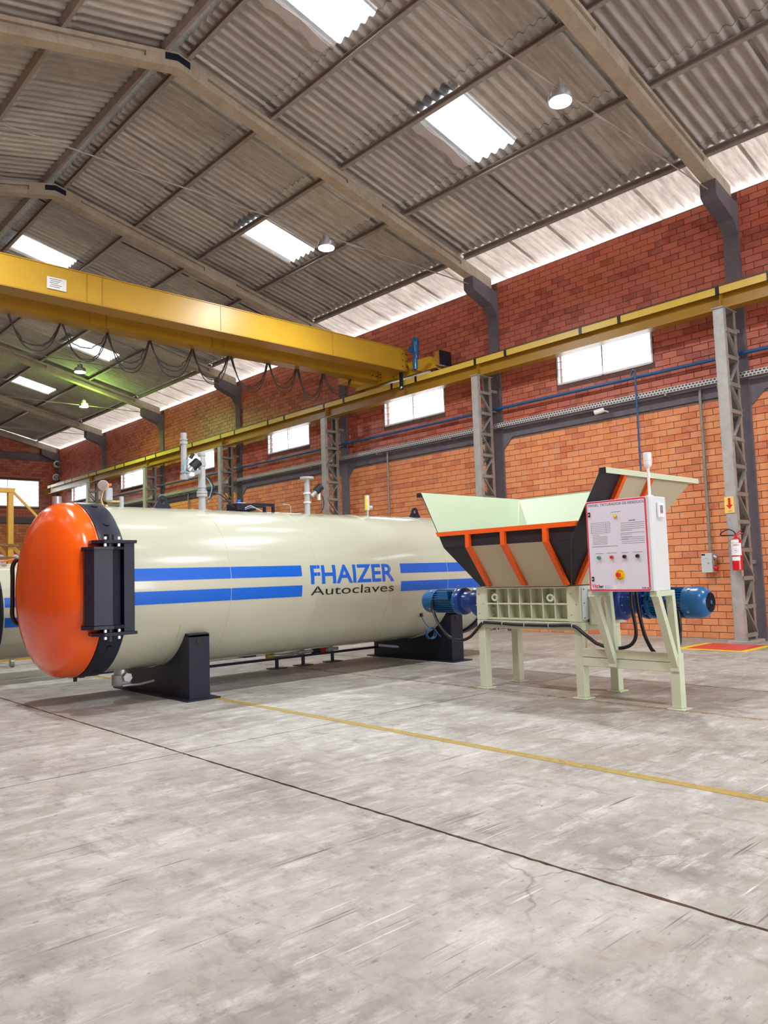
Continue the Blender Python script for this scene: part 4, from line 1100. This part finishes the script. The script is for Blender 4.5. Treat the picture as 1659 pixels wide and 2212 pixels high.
# safety valve
sv = MB().cyl((7.13, TY, 2.02), (7.13, TY, 2.12), .026, 14).build('safety_valve', 'galv', ac, smooth=40)
MB().cyl((7.13, TY, 2.12), (7.13, TY, 2.33), .034, 16).build('valve_bonnet', 'white_gear', sv, smooth=40)
MB().cyl((7.13, TY, 2.16), (7.2, TY - .02, 2.16), .028, 14).build('valve_outlet', 'galv', sv)
MB().bar((7.09, 8.06, 2.12), (7.09, 8.06, 2.3), .008, .02).build('valve_tag', 'yellow', sv)
for x, hgt in ((5.82, .1), (8.45, .12)):
    MB().tube(spline([(x, TY, 2.03), (x, TY, 2.03 + hgt), (x - .05, TY, 2.05 + hgt), (x - .12, TY, 2.05 + hgt)]), .006, 6).build('capillary', 'galv', ac, smooth=60)

# ================================================================ SECOND AUTOCLAVE behind
T2Y, T2Z, T2R = 11.0, .88, .615
a2 = empty('autoclave', (6.0, T2Y, 0), 'smaller beige autoclave with black flange standing behind the orange door', 'autoclave')
MB().lathe([(3.05, 0), (3.05, T2R), (7.6, T2R), (7.8, T2R * .8), (7.9, .3), (7.92, 0)], (0, T2Y, T2Z), (1, 0, 0), 96).build('shell', 'tank', a2, smooth=30)
def patch2(x0, x1, a0, a1):
    m = MB(); n = 10; vs = [(x, T2Y - (T2R + .002) * math.cos(R(a0 + (a1 - a0) * j / n)), T2Z + (T2R + .002) * math.sin(R(a0 + (a1 - a0) * j / n))) for x in (x0, x1) for j in range(n + 1)]
    return m.add(vs, [(j, j + 1, n + 2 + j, n + 1 + j) for j in range(n)])
for a0, a1 in ((7.5, 19), (-16, -4.5)): patch2(3.08, 7.4, a0, a1).build('stripe', 'stripe', a2, smooth=60)
MB().box(3.25, 7.4, T2Y - .1, T2Y + .1, 1.478, 1.52).build('top_tray', 'white_gear', a2, bevel=.004)
MB().lathe([(2.84, .3), (2.84, .635), (2.86, .65), (3.04, .65), (3.06, .635), (3.06, .3)], (0, T2Y, T2Z), (1, 0, 0), 80).build('clamp_ring', 'navy', a2, smooth=35)
MB().lathe([(2.85, .62)] + [(2.83 - .22 * math.sin(k / 12 * math.pi / 2), .62 * math.cos(k / 12 * math.pi / 2)) for k in range(13)], (0, T2Y, T2Z), (1, 0, 0), 64).build('door', 'orange', a2, smooth=40)
MB().box(2.8, 3.0, T2Y - .76, T2Y - .62, .55, 1.2).build('door_hinge', 'navy', a2, bevel=.006)
for x in (4.3, 6.6):
    arc = [(T2Y - T2R * math.cos(R(-40 - 100 * k / 16)), T2Z + T2R * math.sin(R(-40 - 100 * k / 16))) for k in range(17)]
    MB().prism([(T2Y - .55, 0), (T2Y - .55, .45)] + arc + [(T2Y + .55, .45), (T2Y + .55, 0)], 'x', x, x + .2).build('saddle', 'navy', a2)
lg_ = MB().tube([ony(2, 1214, 11.0), ony(30, 1208, 11.0)], .012, 8).build('lifting_bar', 'rib_orange', a2, smooth=60)

# red floor cart
kt = empty('wheeled_cart', (3.9, 12.8, 0), 'low red trolley frame on small wheels behind the autoclave door', 'trolley')
MB().bar((3.2, 12.75, .19), (4.6, 12.75, .23), .04, .05).build('frame_rail', 'rust_red', kt); MB().bar((3.2, 13.2, .19), (4.6, 13.2, .23), .04, .05).build('frame_rail', 'rust_red', kt)
for x in (3.5, 3.9, 4.4): MB().bar((x, 12.7, .2), (x, 13.25, .2), .04, .04).build('cross_bar', 'rust_red', kt)
for x, y in ((3.86, 12.67), (3.4, 13.2), (3.42, 12.67), (4.4, 13.2)):
    MB().cyl((x - .025, y, .06), (x + .025, y, .06), .06, 16).build('wheel', 'galv', kt, smooth=40)
    MB().box(x - .03, x + .03, y - .02, y + .02, .11, .19).build('wheel_fork', 'rust_red', kt)
# yellow workshop frame
YG = 14.0
yg = empty('hoist_frame', (4.25, YG, 0), 'tall yellow steel hoist post with diagonal braces beyond the autoclave door', 'frame')
MB().box(4.18, 4.27, YG - .045, YG + .045, 0, 2.82).build('post', 'post_yellow', yg, bevel=.004)
MB().box(3.2, 4.29, YG - .05, YG + .05, 2.82, 2.9).build('top_beam', 'post_yellow', yg)
p = [ony(28, 1062, YG - .02), ony(86, 1122, YG - .02)]; p[1] = p[0] + (p[1] - p[0]) * 1.5
MB().bar(p[0], p[1], .04, .04).build('brace', 'post_yellow', yg)
for q in (((29, 1183), (58, 1212)), ((-5, 1180), (20, 1206))):
    u, v = ony(*q[0], YG + .05), ony(*q[1], YG + .05); MB().bar(u, v, .05, .06).build('brace', 'post_yellow', yg)
u, v = ony(-10, 1206, YG - .06), ony(34, 1206, YG - .06); MB().bar(u, v, .05, .05).build('timber', 'wood', yg)
u, v = ony(-10, 1177, YG - .06), ony(40, 1178, YG - .06); MB().bar(u, v, .05, .04).build('timber', 'wood', yg)
MB().box(3.9, 4.55, YG - .3, YG + .3, 0, .03).build('foot', 'post_yellow', yg)
bxw = empty('machine_cover', (5.6, 17.0, 0), 'pale sheet-metal machine housing beyond the yellow hoist post', 'machine')
MB().box(4.6, 6.6, 16.5, 17.6, .1, 1.86).build('housing', 'tarp', bxw, bevel=.02); MB().box(4.7, 6.5, 16.55, 17.55, 0, .1).build('plinth', 'navy', bxw)
MB().box(5.0, 5.6, 16.485, 16.5, .5, 1.5).build('access_panel', 'cab', bxw)

# ================================================================ SHREDDER
sr = empty('waste_shredder', (6.63, 4.8, 0), 'pale green two-motor waste shredder with wide hopper and control panel on its frame', 'shredder')
def leg(x0, y0, z1, w_=.088, base=.155):
    l = MB().box(x0, x0 + w_, y0, y0 + w_, .012, z1).build('leg', 'green', sr, bevel=.006)
    c = (x0 + w_ / 2, y0 + w_ / 2)
    MB().box(c[0] - base / 2, c[0] + base / 2, c[1] - base / 2, c[1] + base / 2, 0, .012).build('foot_plate', 'green', l, bevel=.003)
    return l
leg(6.305, 5.343, .63); leg(6.885, 5.365, .63); leg(6.305, 4.16, .63); leg(6.868, 4.14, .63); leg(6.285, 3.208, .47)
tf = MB()
tf.box(6.30, 6.38, 4.155, 5.435, .63, .71); tf.box(6.90, 6.98, 4.155, 5.435, .63, .71); tf.box(6.38, 6.90, 4.155, 4.235, .63, .71); tf.box(6.38, 6.90, 5.355, 5.435, .63, .71)
tf.build('table_frame', 'green', sr, bevel=.005)
MB().box(6.293, 6.36, 3.296, 4.16, .395, .47).build('cross_beam', 'green', sr, bevel=.004); MB().box(6.295, 6.358, 3.296, 4.16, .31, .391).build('cross_beam', 'green', sr, bevel=.004)
# cutting box
MB().box(6.41, 6.95, 4.17, 5.425, .712, 1.05).build('cutting_box', 'green', sr, bevel=.004)
for y0, y1 in ((4.16, 4.298), (5.302, 5.435)):
    e = MB().box(6.30, 6.41, y0, y1, .712, 1.05).build('end_block', 'green', sr, bevel=.004)
    for z in (.78, .88, .98): MB().cyl((6.296, (y0 + y1) / 2 + (.03 if z != .88 else -.03), z), (6.301, (y0 + y1) / 2 + (.03 if z != .88 else -.03), z), .007, 8).build('screw', 'galv', e)
for k in range(8):
    y = 4.304 + (5.296 - 4.304) * k / 7
    MB().box(6.306, 6.41, y - .006, y + .006, .735, 1.04).build('stiffener_rib', 'green', sr)
for z0, z1 in ((.72, .738), (.875, .889), (1.032, 1.046)):
    MB().box(6.304, 6.41, 4.298, 5.302, z0, z1).build('stiffener_rib', 'green', sr)
for k in (0, 1):
    for z in (.765, .83, .92, 1.0):
        y = 5.275 if k == 0 else 4.315
        MB().cyl((6.375, y, z), (6.41, y, z), .011, 6).build('bolt', 'green', sr)
for y, z in ((5.18, .945), (4.49, .94)):
    MB().torus((6.30, y, z), (1, .25, 0), .03, .0115, 24, 8).build('lifting_eye', 'green', sr, smooth=60)
    MB().cyl((6.31, y - .01, z), (6.41, y - .01, z), .02, 10).build('eye_shank', 'green', sr)
ep = MB().box(6.325, 6.90, 4.148, 4.16, .735, 1.035).build('end_plate', 'cab', sr, bevel=.002)
for x in (6.35, 6.6, 6.86):
    for z in (.75, .89, 1.02): MB().cyl((x, 4.143, z), (x, 4.149, z), .006, 8).build('screw', 'dark_ink', ep)
MB().box(6.42, 6.84, 4.02, 4.148, .68, 1.02).build('bearing_housing', 'green', sr, bevel=.01)
MB().box(6.42, 6.84, 5.435, 5.5, .74, 1.03).build('bearing_housing', 'green', sr, bevel=.01)
# gear motors on either end
def gear_motor(y0, sg, x=6.62, z=.89):
    O = (x, y0, z); A = (0, sg, 0)
    g = MB().lathe([(.09, 0), (.09, .165), (.10, .17), (.20, .17), (.215, .158), (.225, .13), (.27, .112), (.34, .108), (.38, .115), (.40, .15), (.415, .155), (.44, .155), (.445, 0)], O, A, 40).build('gear_motor', 'gear', sr, smooth=35)
    MB().lathe([(.03, 0), (.03, .178), (.036, .182), (.085, .182), (.09, .178), (.09, 0)], O, A, 40).build('mounting_ring', 'white_gear', g, smooth=35)
    for k in range(10):
        a = 2 * math.pi * k / 10 + .2
        for t, rr in ((.09, .172), (.445, .138), (.228, .122)):
            c = Vector(O) + Vector((rr * math.cos(a), sg * t, rr * math.sin(a))); MB().cyl(c - Vector((0, .012, 0)), c + Vector((0, .012, 0)), .009, 6).build('flange_bolt', 'bolt', g)
    MB().lathe([(.445, 0), (.445, .135), (.47, .15), (.49, .15), (.50, .118), (.82, .118), (.83, 0)], O, A, 40).build('motor_body', 'motor', g, smooth=35)
    for k in range(30):
        a = 2 * math.pi * k / 30
        c = Vector(O) + Vector((.122 * math.cos(a), 0, .122 * math.sin(a)))
        MB().bar(c + Vector((0, sg * .5, 0)), c + Vector((0, sg * .80, 0)), .006, .026, (math.cos(a), 0, math.sin(a))).build('cooling_fin', 'motor', g)
    MB().lathe([(.80, .136), (.93, .138), (.97, .128), (1.0, .1), (1.01, .085), (1.012, 0)], O, A, 40).build('fan_cover', 'motor', g, smooth=40)
    for k in range(-6, 7):
        h = math.sqrt(max(.0, .085 ** 2 - (k * .0135) ** 2))
        MB().box(x + k * .0135 - .0025, x + k * .0135 + .0025, y0 + sg * 1.011, y0 + sg * 1.016, z - h, z + h).build('grille_bar', 'navy', g)
    MB().cyl((x, y0 + sg * 1.012, z), (x, y0 + sg * 1.02, z), .018, 12).build('grille_hub', 'motor', g)
    for k in range(4):
        a = R(35 + 90 * k); c = Vector(O) + Vector((.137 * math.cos(a), sg * .86, .137 * math.sin(a))); MB().cyl(c, c + Vector((.006 * math.cos(a), 0, .006 * math.sin(a))), .012, 10).build('cover_screw', 'bolt', g)
    tb_ = MB().box(x - .17, x - .09, y0 + sg * .52, y0 + sg * .68, z + .02, z + .12).build('terminal_box', 'motor', g, bevel=.01)
    MB().torus((x, y0 + sg * .5, z + .155), (1, 0, 0), .018, .005, 16, 6).build('lifting_eye', 'galv', g, smooth=60)
    if sg < 0:
        MB().box(x - .1725, x - .1715, y0 + sg * .15 - .02, y0 + sg * .15 + .02, z + .03, z + .1).build('sticker', 'white', g)
    return g
gear_motor(5.47, 1); gear_motor(4.07, -1)
# ---- hopper
zb, zbend, zrim, zt = 1.062, 1.48, 1.645, 2.09
yn = lambda z: 4.26 - .563 * (z - 1.06)
yf = lambda z: 5.375 + .512 * (z - 1.06)
xf = lambda z: 6.32 - .32 * min(1, (z - zb) / (zbend - zb))
xk = lambda z: 6.95 + .77 * (z - zb) / (zt - zb)
def plate(pts, th, name, mat, parent=None):
    P = [Vector(p) for p in pts]; n = Vector((0, 0, 0))
    for i in range(len(P)): n += (P[i] - P[0]).cross(P[(i + 1) % len(P)] - P[0])
    n.normalize(); k = len(P)
    return MB().add(P + [p + n * th for p in P], [tuple(range(k))[::-1], tuple(range(k, 2 * k))] + [(i, (i + 1) % k, k + (i + 1) % k, k + i) for i in range(k)]).build(name, mat, parent)
hp_ = empty('hopper', (6.6, 4.8, 1.05)); hp_.parent = sr; hp_.location = Vector((6.6, 4.8, 1.05)) - sr.location
E4 = .004
def near(x, z, o=0): return (x, yn(z) - o, z)
def far(x, z, o=0): return (x, yf(z) + o, z)
# end walls: pale inner skin, painted outer skins
inn = [(6.32, zb), (6.0, zbend), (6.0, zt), (xk(zt), zt), (6.95, zb)]
plate([near(x, z) for x, z in inn], E4, 'end_wall', 'hopper_inner', hp_)
plate([far(x, z) for x, z in inn][::-1], E4, 'end_wall', 'hopper_inner', hp_)
for fn, nm in ((near, 'n'), (far, 'f')):
    o = .005; rev = (lambda l: l) if nm == 'n' else (lambda l: l[::-1])
    plate(rev([fn(6.32, zb, o), fn(6.0, zbend, o), fn(6.0, zt - .005, o), fn(6.375, zt - .005, o), fn(6.375, zb, o)]), -.003 if nm == 'n' else -.003, 'outer_skin', 'hopper_black', hp_)
    plate(rev([fn(6.376, zb, o), fn(6.376, zt - .005, o), fn(xk(zt) - .005, zt - .005, o), fn(6.95, zb, o)]), -.003, 'outer_skin', 'hopper_beige', hp_)
    s_ = -1 if nm == 'n' else 1
    for x in (6.38, 6.865):
        MB().bar(fn(x, zb + .01, .025), fn(x, zt - .03, .025), .055, .045, (0, s_, 0)).build('stiffener', 'rib_orange', hp_)
    # folded top lip
    MB().box(5.99, xk(zt) + .03, fn(6, zt)[1] + s_ * .002, fn(6, zt)[1] + s_ * .055, zt, zt + .006).build('top_lip', 'green', hp_)
    MB().box(6.0, xk(zt) + .03, fn(6, zt)[1] + s_ * .05, fn(6, zt)[1] + s_ * .056, zt - .045, zt + .005).build('top_lip', 'green', hp_)
    MB().prism([(fn(6, zt)[1] + s_ * .0, zt + .004), (fn(6, zt)[1] + s_ * .056, zt + .004), (fn(6, zt)[1] + s_ * .056, zt - .045), (fn(6, zt)[1] - s_ * .012, zt - .03)], 'x', 5.985, 5.995).build('lip_end', 'hopper_black', hp_)
# back wall
plate([(6.95, yn(zb), zb), (6.95, yf(zb), zb), (xk(zt), yf(zt), zt), (xk(zt), yn(zt), zt)], E4, 'back_wall', 'hopper_inner', hp_)
MB().box(xk(zt) - .004, xk(zt) + .05, yn(zt), yf(zt), zt, zt + .006).build('top_lip', 'green', hp_)
for y in (4.35, 4.8, 5.25): MB().bar((6.99, y, zb + .01), (xk(zt) + .035, y, zt - .03), .055, .045, (1, 0, 0)).build('stiffener', 'rib_orange', hp_)
MB().tube([(6.945, yf(zb) - .006, zb + .01), (xk(zt) - .006, yf(zt) - .006, zt)], .006, 6).build('weld_seam', 'white_gear', hp_)
# front wall: sloped lower panel, short upright band, orange rim
FY0, FY1 = 4.28, 5.235
plate([(6.32, FY0, zb), (6.32, FY1, zb), (6.0, FY1, zbend), (6.0, FY0, zbend)][::-1], E4, 'front_panel', 'hopper_beige', hp_)
plate([(6.32, yn(zb), zb), (6.32, FY0, zb), (6.0, FY0, zbend), (6.0, yn(zbend), zbend)][::-1], E4, 'corner_panel', 'hopper_black', hp_)
plate([(6.32, FY1, zb), (6.32, yf(zb), zb), (6.0, yf(zbend), zbend), (6.0, FY1, zbend)][::-1], E4, 'corner_panel', 'hopper_black', hp_)
plate([(6.0, yn(zbend), zbend), (6.0, yf(zbend), zbend), (6.0, yf(zrim), zrim), (6.0, yn(zrim), zrim)][::-1], E4, 'front_band', 'hopper_black', hp_)
MB().prism([(yn(zrim - .045) + .0, zrim - .045), (yf(zrim - .045), zrim - .045), (yf(zrim), zrim), (yn(zrim), zrim)], 'x', 5.965, 5.999).build('rim', 'rib_orange', hp_)
for y in (5.235, 4.78, 4.28):
    m = MB(); wv, dv = .05, .042
    prof = [(6.30, zb + .005), (6.0, zbend + .0), (6.0, zrim - .04), (6.0 - dv, zrim - .04), (6.0 - dv, zbend - .01), (6.30 - dv, zb + .005)]
    m.prism(prof, 'y', y - wv / 2, y + wv / 2); m.build('stiffener', 'rib_orange', hp_)
plate([(6.32, yn(zb) + .02, zb - .004), (6.32, yf(zb) - .02, zb - .004), (6.95, yf(zb) - .02, zb - .004), (6.95, yn(zb) + .02, zb - .004)], -.008, 'base_flange', 'rib_orange', hp_)
MB().box(6.315, 6.33, 4.3, 5.36, 1.052, 1.10).build('base_strip', 'green', hp_)
# ---- control panel on its raking legs
X0, X1, PY0, PY1, PZ0, PZ1 = 5.97, 6.25, 3.222, 3.834, 1.008, 1.803
cp = MB().box(X0 + .02, X1, PY0, PY1, PZ0, PZ1).build('control_panel', 'cab', sr, bevel=.008)
MB().box(X0, X0 + .018, PY0 + .002, PY1 - .002, PZ0 + .002, PZ1 - .002).build('panel_door', 'cab', cp, bevel=.004)
def rrect(y0, y1, z0, z1, r):
    out = []
    for cy_, cz_, a0 in ((y1 - r, z1 - r, 0), (y0 + r, z1 - r, 90), (y0 + r, z0 + r, 180), (y1 - r, z0 + r, 270)):
        for k in range(6): a = R(a0 + 18 * k); out.append((cy_ + r * math.cos(a), cz_ + r * math.sin(a)))
    return out
Q0, Q1 = PY0 + .03, PY1 - .006
MB().prism(rrect(Q0, Q1, PZ0 + .006, PZ1 - .006, .018), 'x', X0 - .002, X0 - .0003).build('red_border', 'red', cp)
MB().prism(rrect(Q0 + .014, Q1 - .014, PZ0 + .02, PZ1 - .02, .01), 'x', X0 - .003, X0 - .0021).build('front_plate', 'plate', cp)
Z9 = lambda x, y: (1240 + x * .16878, 960 + y * .16882)
XP = X0 - .003
def at9(x, y): return onx(*Z9(x, y), XP)
def panel_text(body, xa, ya, xb, yb, hgt, mat, bold=.0, nm='lettering'):
    A, B = at9(xa, ya), at9(xb, yb); wv = A.y - B.y
    vs, fs = fit_text(body, wv, hgt, bold)
    return MB().add([(XP - .0006, A.y - u, A.z + (B.z - A.z) * u / wv + v) for u, v in vs], fs).build(nm, mat, cp)
panel_text('PAINEL TRITURADOR DE RESÍDUOS', 182, 806, 893, 742, .028, 'dark_ink', .008)
def stroke(xa, ya, xb, yb, th=.004, mat='grey_ink', dash=None):
    A, B = at9(xa, ya), at9(xb, yb)
    MB().box(XP - .0006, XP - .0001, A.y, B.y, (A.z + B.z) / 2 - th / 2, (A.z + B.z) / 2 + th / 2).build('print_line', mat, cp)
stroke(470, 868, 595, 858, .005); stroke(700, 970, 782, 966, .006, 'dark_ink')
for k in range(9): stroke(595, 1005 + 26 * k if k < 8 else 1220, (900 if k not in (4, 6, 7) else 740), (988 + 26 * k) if k < 8 else 1200, .0045)
for k in range(4): stroke(610, 1195 + 25 * k, 905 if k != 1 else 690, 1175 + 25 * k, .0045)
for k in range(7): stroke(218, 1010 + 22 * k, 455, 996 + 22 * k, .0035)
for (x_, y_) in ((216, 1005), (405, 1000), (455, 992)):
    A, B = at9(x_, y_), at9(x_ + 4, y_ + 140); MB().box(XP - .0006, XP - .0001, A.y - .0015, A.y + .0015, B.z, A.z).build('print_line', 'grey_ink', cp)
for k in range(7): stroke(242, 1168 + 19 * k, 430 if k else 325, 1158 + 19 * k, .004)
stroke(232, 1315, 560, 1296, .006)
for x0_, x1_, y_ in ((275, 380, 1400), (418, 550, 1393), (606, 690, 1386), (752, 875, 1378)): stroke(x0_, y_, x1_, y_ - 6, .005)
def button(x_, y_, r, mat, nm, out=.02, ring='galv'):
    c = at9(x_, y_)
    b = MB().cyl((XP, c.y, c.z), (XP - .006, c.y, c.z), r * 1.25, 20).build(nm, ring, cp, smooth=40)
    MB().lathe([(0, r), (out * .8, r), (out, r * .8), (out, 0)], (XP - .006, c.y, c.z), (-1, 0, 0), 20).build(nm + '_cap', mat, cp, smooth=40)
button(530, 918, .0125, 'yellow', 'pilot_lamp', .014); button(325, 1450, .013, 'btn_green', 'push_button'); button(488, 1443, .013, 'btn_red', 'push_button')
button(652, 1435, .014, 'ink', 'selector_switch'); button(820, 1427, .014, 'ink', 'selector_switch')
c = at9(588, 1668)
MB().cyl((XP, c.y, c.z), (XP - .004, c.y, c.z), .046, 36).build('emergency_disc', 'yellow', cp)
MB().lathe([(0, .012), (.012, .012), (.014, .021), (.03, .022), (.036, .016), (.036, 0)], (XP - .004, c.y, c.z), (-1, 0, 0), 24).build('emergency_stop', 'btn_red', cp, smooth=40)
for txt, sgn, rr in (('PARADA DE', 1, .031), ('EMERGENCIA', -1, .039)):
    vs, fs = fit_text(txt, .055 if sgn > 0 else .06, .0075, .01); wv = max(v[0] for v in vs)
    q = []
    for u, v in vs:
        a = (u - wv / 2) / rr
        rad = rr + v if sgn > 0 else rr - v
        q.append((XP - .0046, c.y - rad * math.sin(a), c.z + sgn * rad * math.cos(a)))
    MB().add(q, fs).build('lettering', 'dark_ink', cp)
for x_, y_ in ((195, 903), (246, 1723)):
    c = at9(x_, y_); MB().box(XP - .008, XP, c.y - .011, c.y + .011, c.z - .02, c.z + .02).build('door_lock', 'ink', cp, bevel=.003)
    MB().cyl((XP - .0095, c.y, c.z), (XP - .008, c.y, c.z), .006, 10).build('key_slot', 'white', cp)
A = at9(232, 1836); B = at9(312, 1836); D = at9(385, 1834)
panel_text('Vöz', 232, 1838, 312, 1838, .036, 'logo_red', .03); panel_text('ler', 318, 1838, 384, 1838, .029, 'ink', .03)
stroke(240, 1853, 388, 1853, .003, 'dark_ink')
for k in range(3): stroke(415, 1810 + 20 * k, 465 + 30 * (k == 1), 1808 + 20 * k, .003); stroke(400, 1810 + 20 * k, 408, 1810 + 20 * k, .006, 'dark_ink')
for x_, mt in ((893, 'dark_ink'), (932, 'logo_red'), (968, 'btn_green')):
    c = at9(x_, 1838); MB().prism([(c.y - .013, c.z - .006), (c.y + .013, c.z - .006), (c.y + .013, c.z + .007), (c.y - .013, c.z + .007)], 'x', XP - .0006, XP - .0002).build('pictogram', mt, cp)
    MB().prism([(c.y - .010, c.z - .004), (c.y + .010, c.z - .004), (c.y, c.z + .005)], 'x', XP - .0009, XP - .0006).build('pictogram', 'plate', cp)
c = at9(528, 1825); MB().box(XP - .0006, XP - .0002, c.y - .016, c.y + .016, c.z - .016, c.z + .016).build('sticker', 'white', cp)
# siren grille on the side
def atS(x, y): return ony(*Z9(x, y), PY0 - .003)
a, b = atS(1050, 740), atS(1135, 940)
sq = MB().box(a.x, b.x, PY0 - .022, PY0 - .0005, b.z, a.z).build('siren', 'white', cp, bevel=.008)
for k in range(7):
    z = a.z - .03 - (a.z - b.z - .07) * k / 6
    MB().box(a.x + .025, b.x - .025, PY0 - .0235, PY0 - .021, z - .003, z + .003).build('siren_slot', 'dark_ink', cp)
# beacon
bc = MB().cyl((6.07, 3.268, PZ1 - .002), (6.07, 3.268, PZ1 + .01), .03, 16).build('beacon_base', 'white', cp)
MB().cyl((6.07, 3.268, PZ1 + .01), (6.07, 3.268, 2.055), .012, 12).build('beacon_pole', 'white', cp, smooth=40)
MB().lathe([(0, .013), (.02, .03), (.04, .034), (.13, .034), (.135, .03), (.135, 0)], (6.07, 3.268, 2.043), (0, 0, 1), 20).build('beacon_lens', 'white', cp, smooth=35)
MB().torus((6.07, 3.268, 2.11), (0, 0, 1), .034, .0025, 20, 6).build('beacon_ring', 'cab', cp)
# raking supports
for y in (3.838, 3.245):
    MB().bar((6.02, y, PZ0 + .0), (6.315, y, .32), .065, .055, (1, 0, 0)).build('raking_leg', 'green', sr, bevel=.004)
    MB().bar((6.27, y, PZ0), (6.325, y, .40), .065, .05, (1, 0, 0)).build('upright', 'green', sr, bevel=.004)
    MB().box(5.99, 6.30, y - .032, y + .032, PZ0 - .045, PZ0).build('bearer', 'green', sr, bevel=.004)
    MB().box(6.272, 6.292, y - .04, y + .04, .32, .45).build('gusset', 'green', sr, bevel=.004)
# ---- power cables
Z7 = lambda x, y: (900 + x * .24111, 1230 + y * .24116)
Z8 = lambda x, y: (1220 + x * .18686, 1250 + y * .18692)
ZB = lambda x, y: (560 + x * .33755, 1060 + y * .33761)
pts = [onx(*ZB(x, y), 6.46) for x, y in ((1106, 705), (1113, 770))] + [onx(*ZB(x, y), 6.38) for x, y in ((1160, 870), (1222, 937))] + [onx(*ZB(x, y), 6.30) for x, y in ((1290, 957), (1350, 935), (1400, 880))]
pts += [onx(*ZB(x, y), 6.278) for x, y in ((1432, 845), (1500, 846), (1560, 850), (1645, 857))] + [onx(*Z7(x, y), 6.278) for x, y in ((1190, 503), (1395, 506))]
pts += [onx(*Z7(x, y), 6.26) for x, y in ((1500, 578), (1600, 655))] + [onx(*Z8(x, y), 6.25) for x, y in ((400, 760), (500, 795))] + [onx(*Z8(x, y), 6.40) for x, y in ((650, 803), (760, 768), (815, 690), (822, 580), (795, 430), (770, 300), (762, 150))]
MB().tube(spline(pts, 6), .0165, 10).build('power_cable', 'rubber', sr, smooth=60)
for x, y in ((600, 472), (772, 485), (968, 500), (1186, 503), (1397, 508)):
    p = onx(*Z7(x, y), 6.278); MB().torus(p, (0, 1, 0), .0175, .003, 16, 6).build('cable_tie', 'white', sr)
pts = [onx(*Z8(x, y), 6.43) for x, y in ((825, 150), (850, 330), (885, 510), (935, 680), (1000, 810), (1030, 845))]
pts.append(pts[-1] + Vector((.03, -.03, -.08)))
MB().tube(spline(pts, 6), .0165, 10).build('power_cable', 'rubber', sr, smooth=60)
a = onx(*Z8(1345, 440), 6.55)
MB().tube(spline([(6.52, a.y + .01, .86), (6.52, a.y, .7), onx(*Z8(1332, 640), 6.52), onx(*Z8(1318, 780), 6.47), (6.40, 3.33, .42)], 6), .0165, 10).build('power_cable', 'rubber', sr, smooth=60)
for y in (5.2, 4.9, 4.55): MB().cyl((6.33, y, .63), (6.33, y, .612), .011, 6).build('bolt', 'bolt', sr)
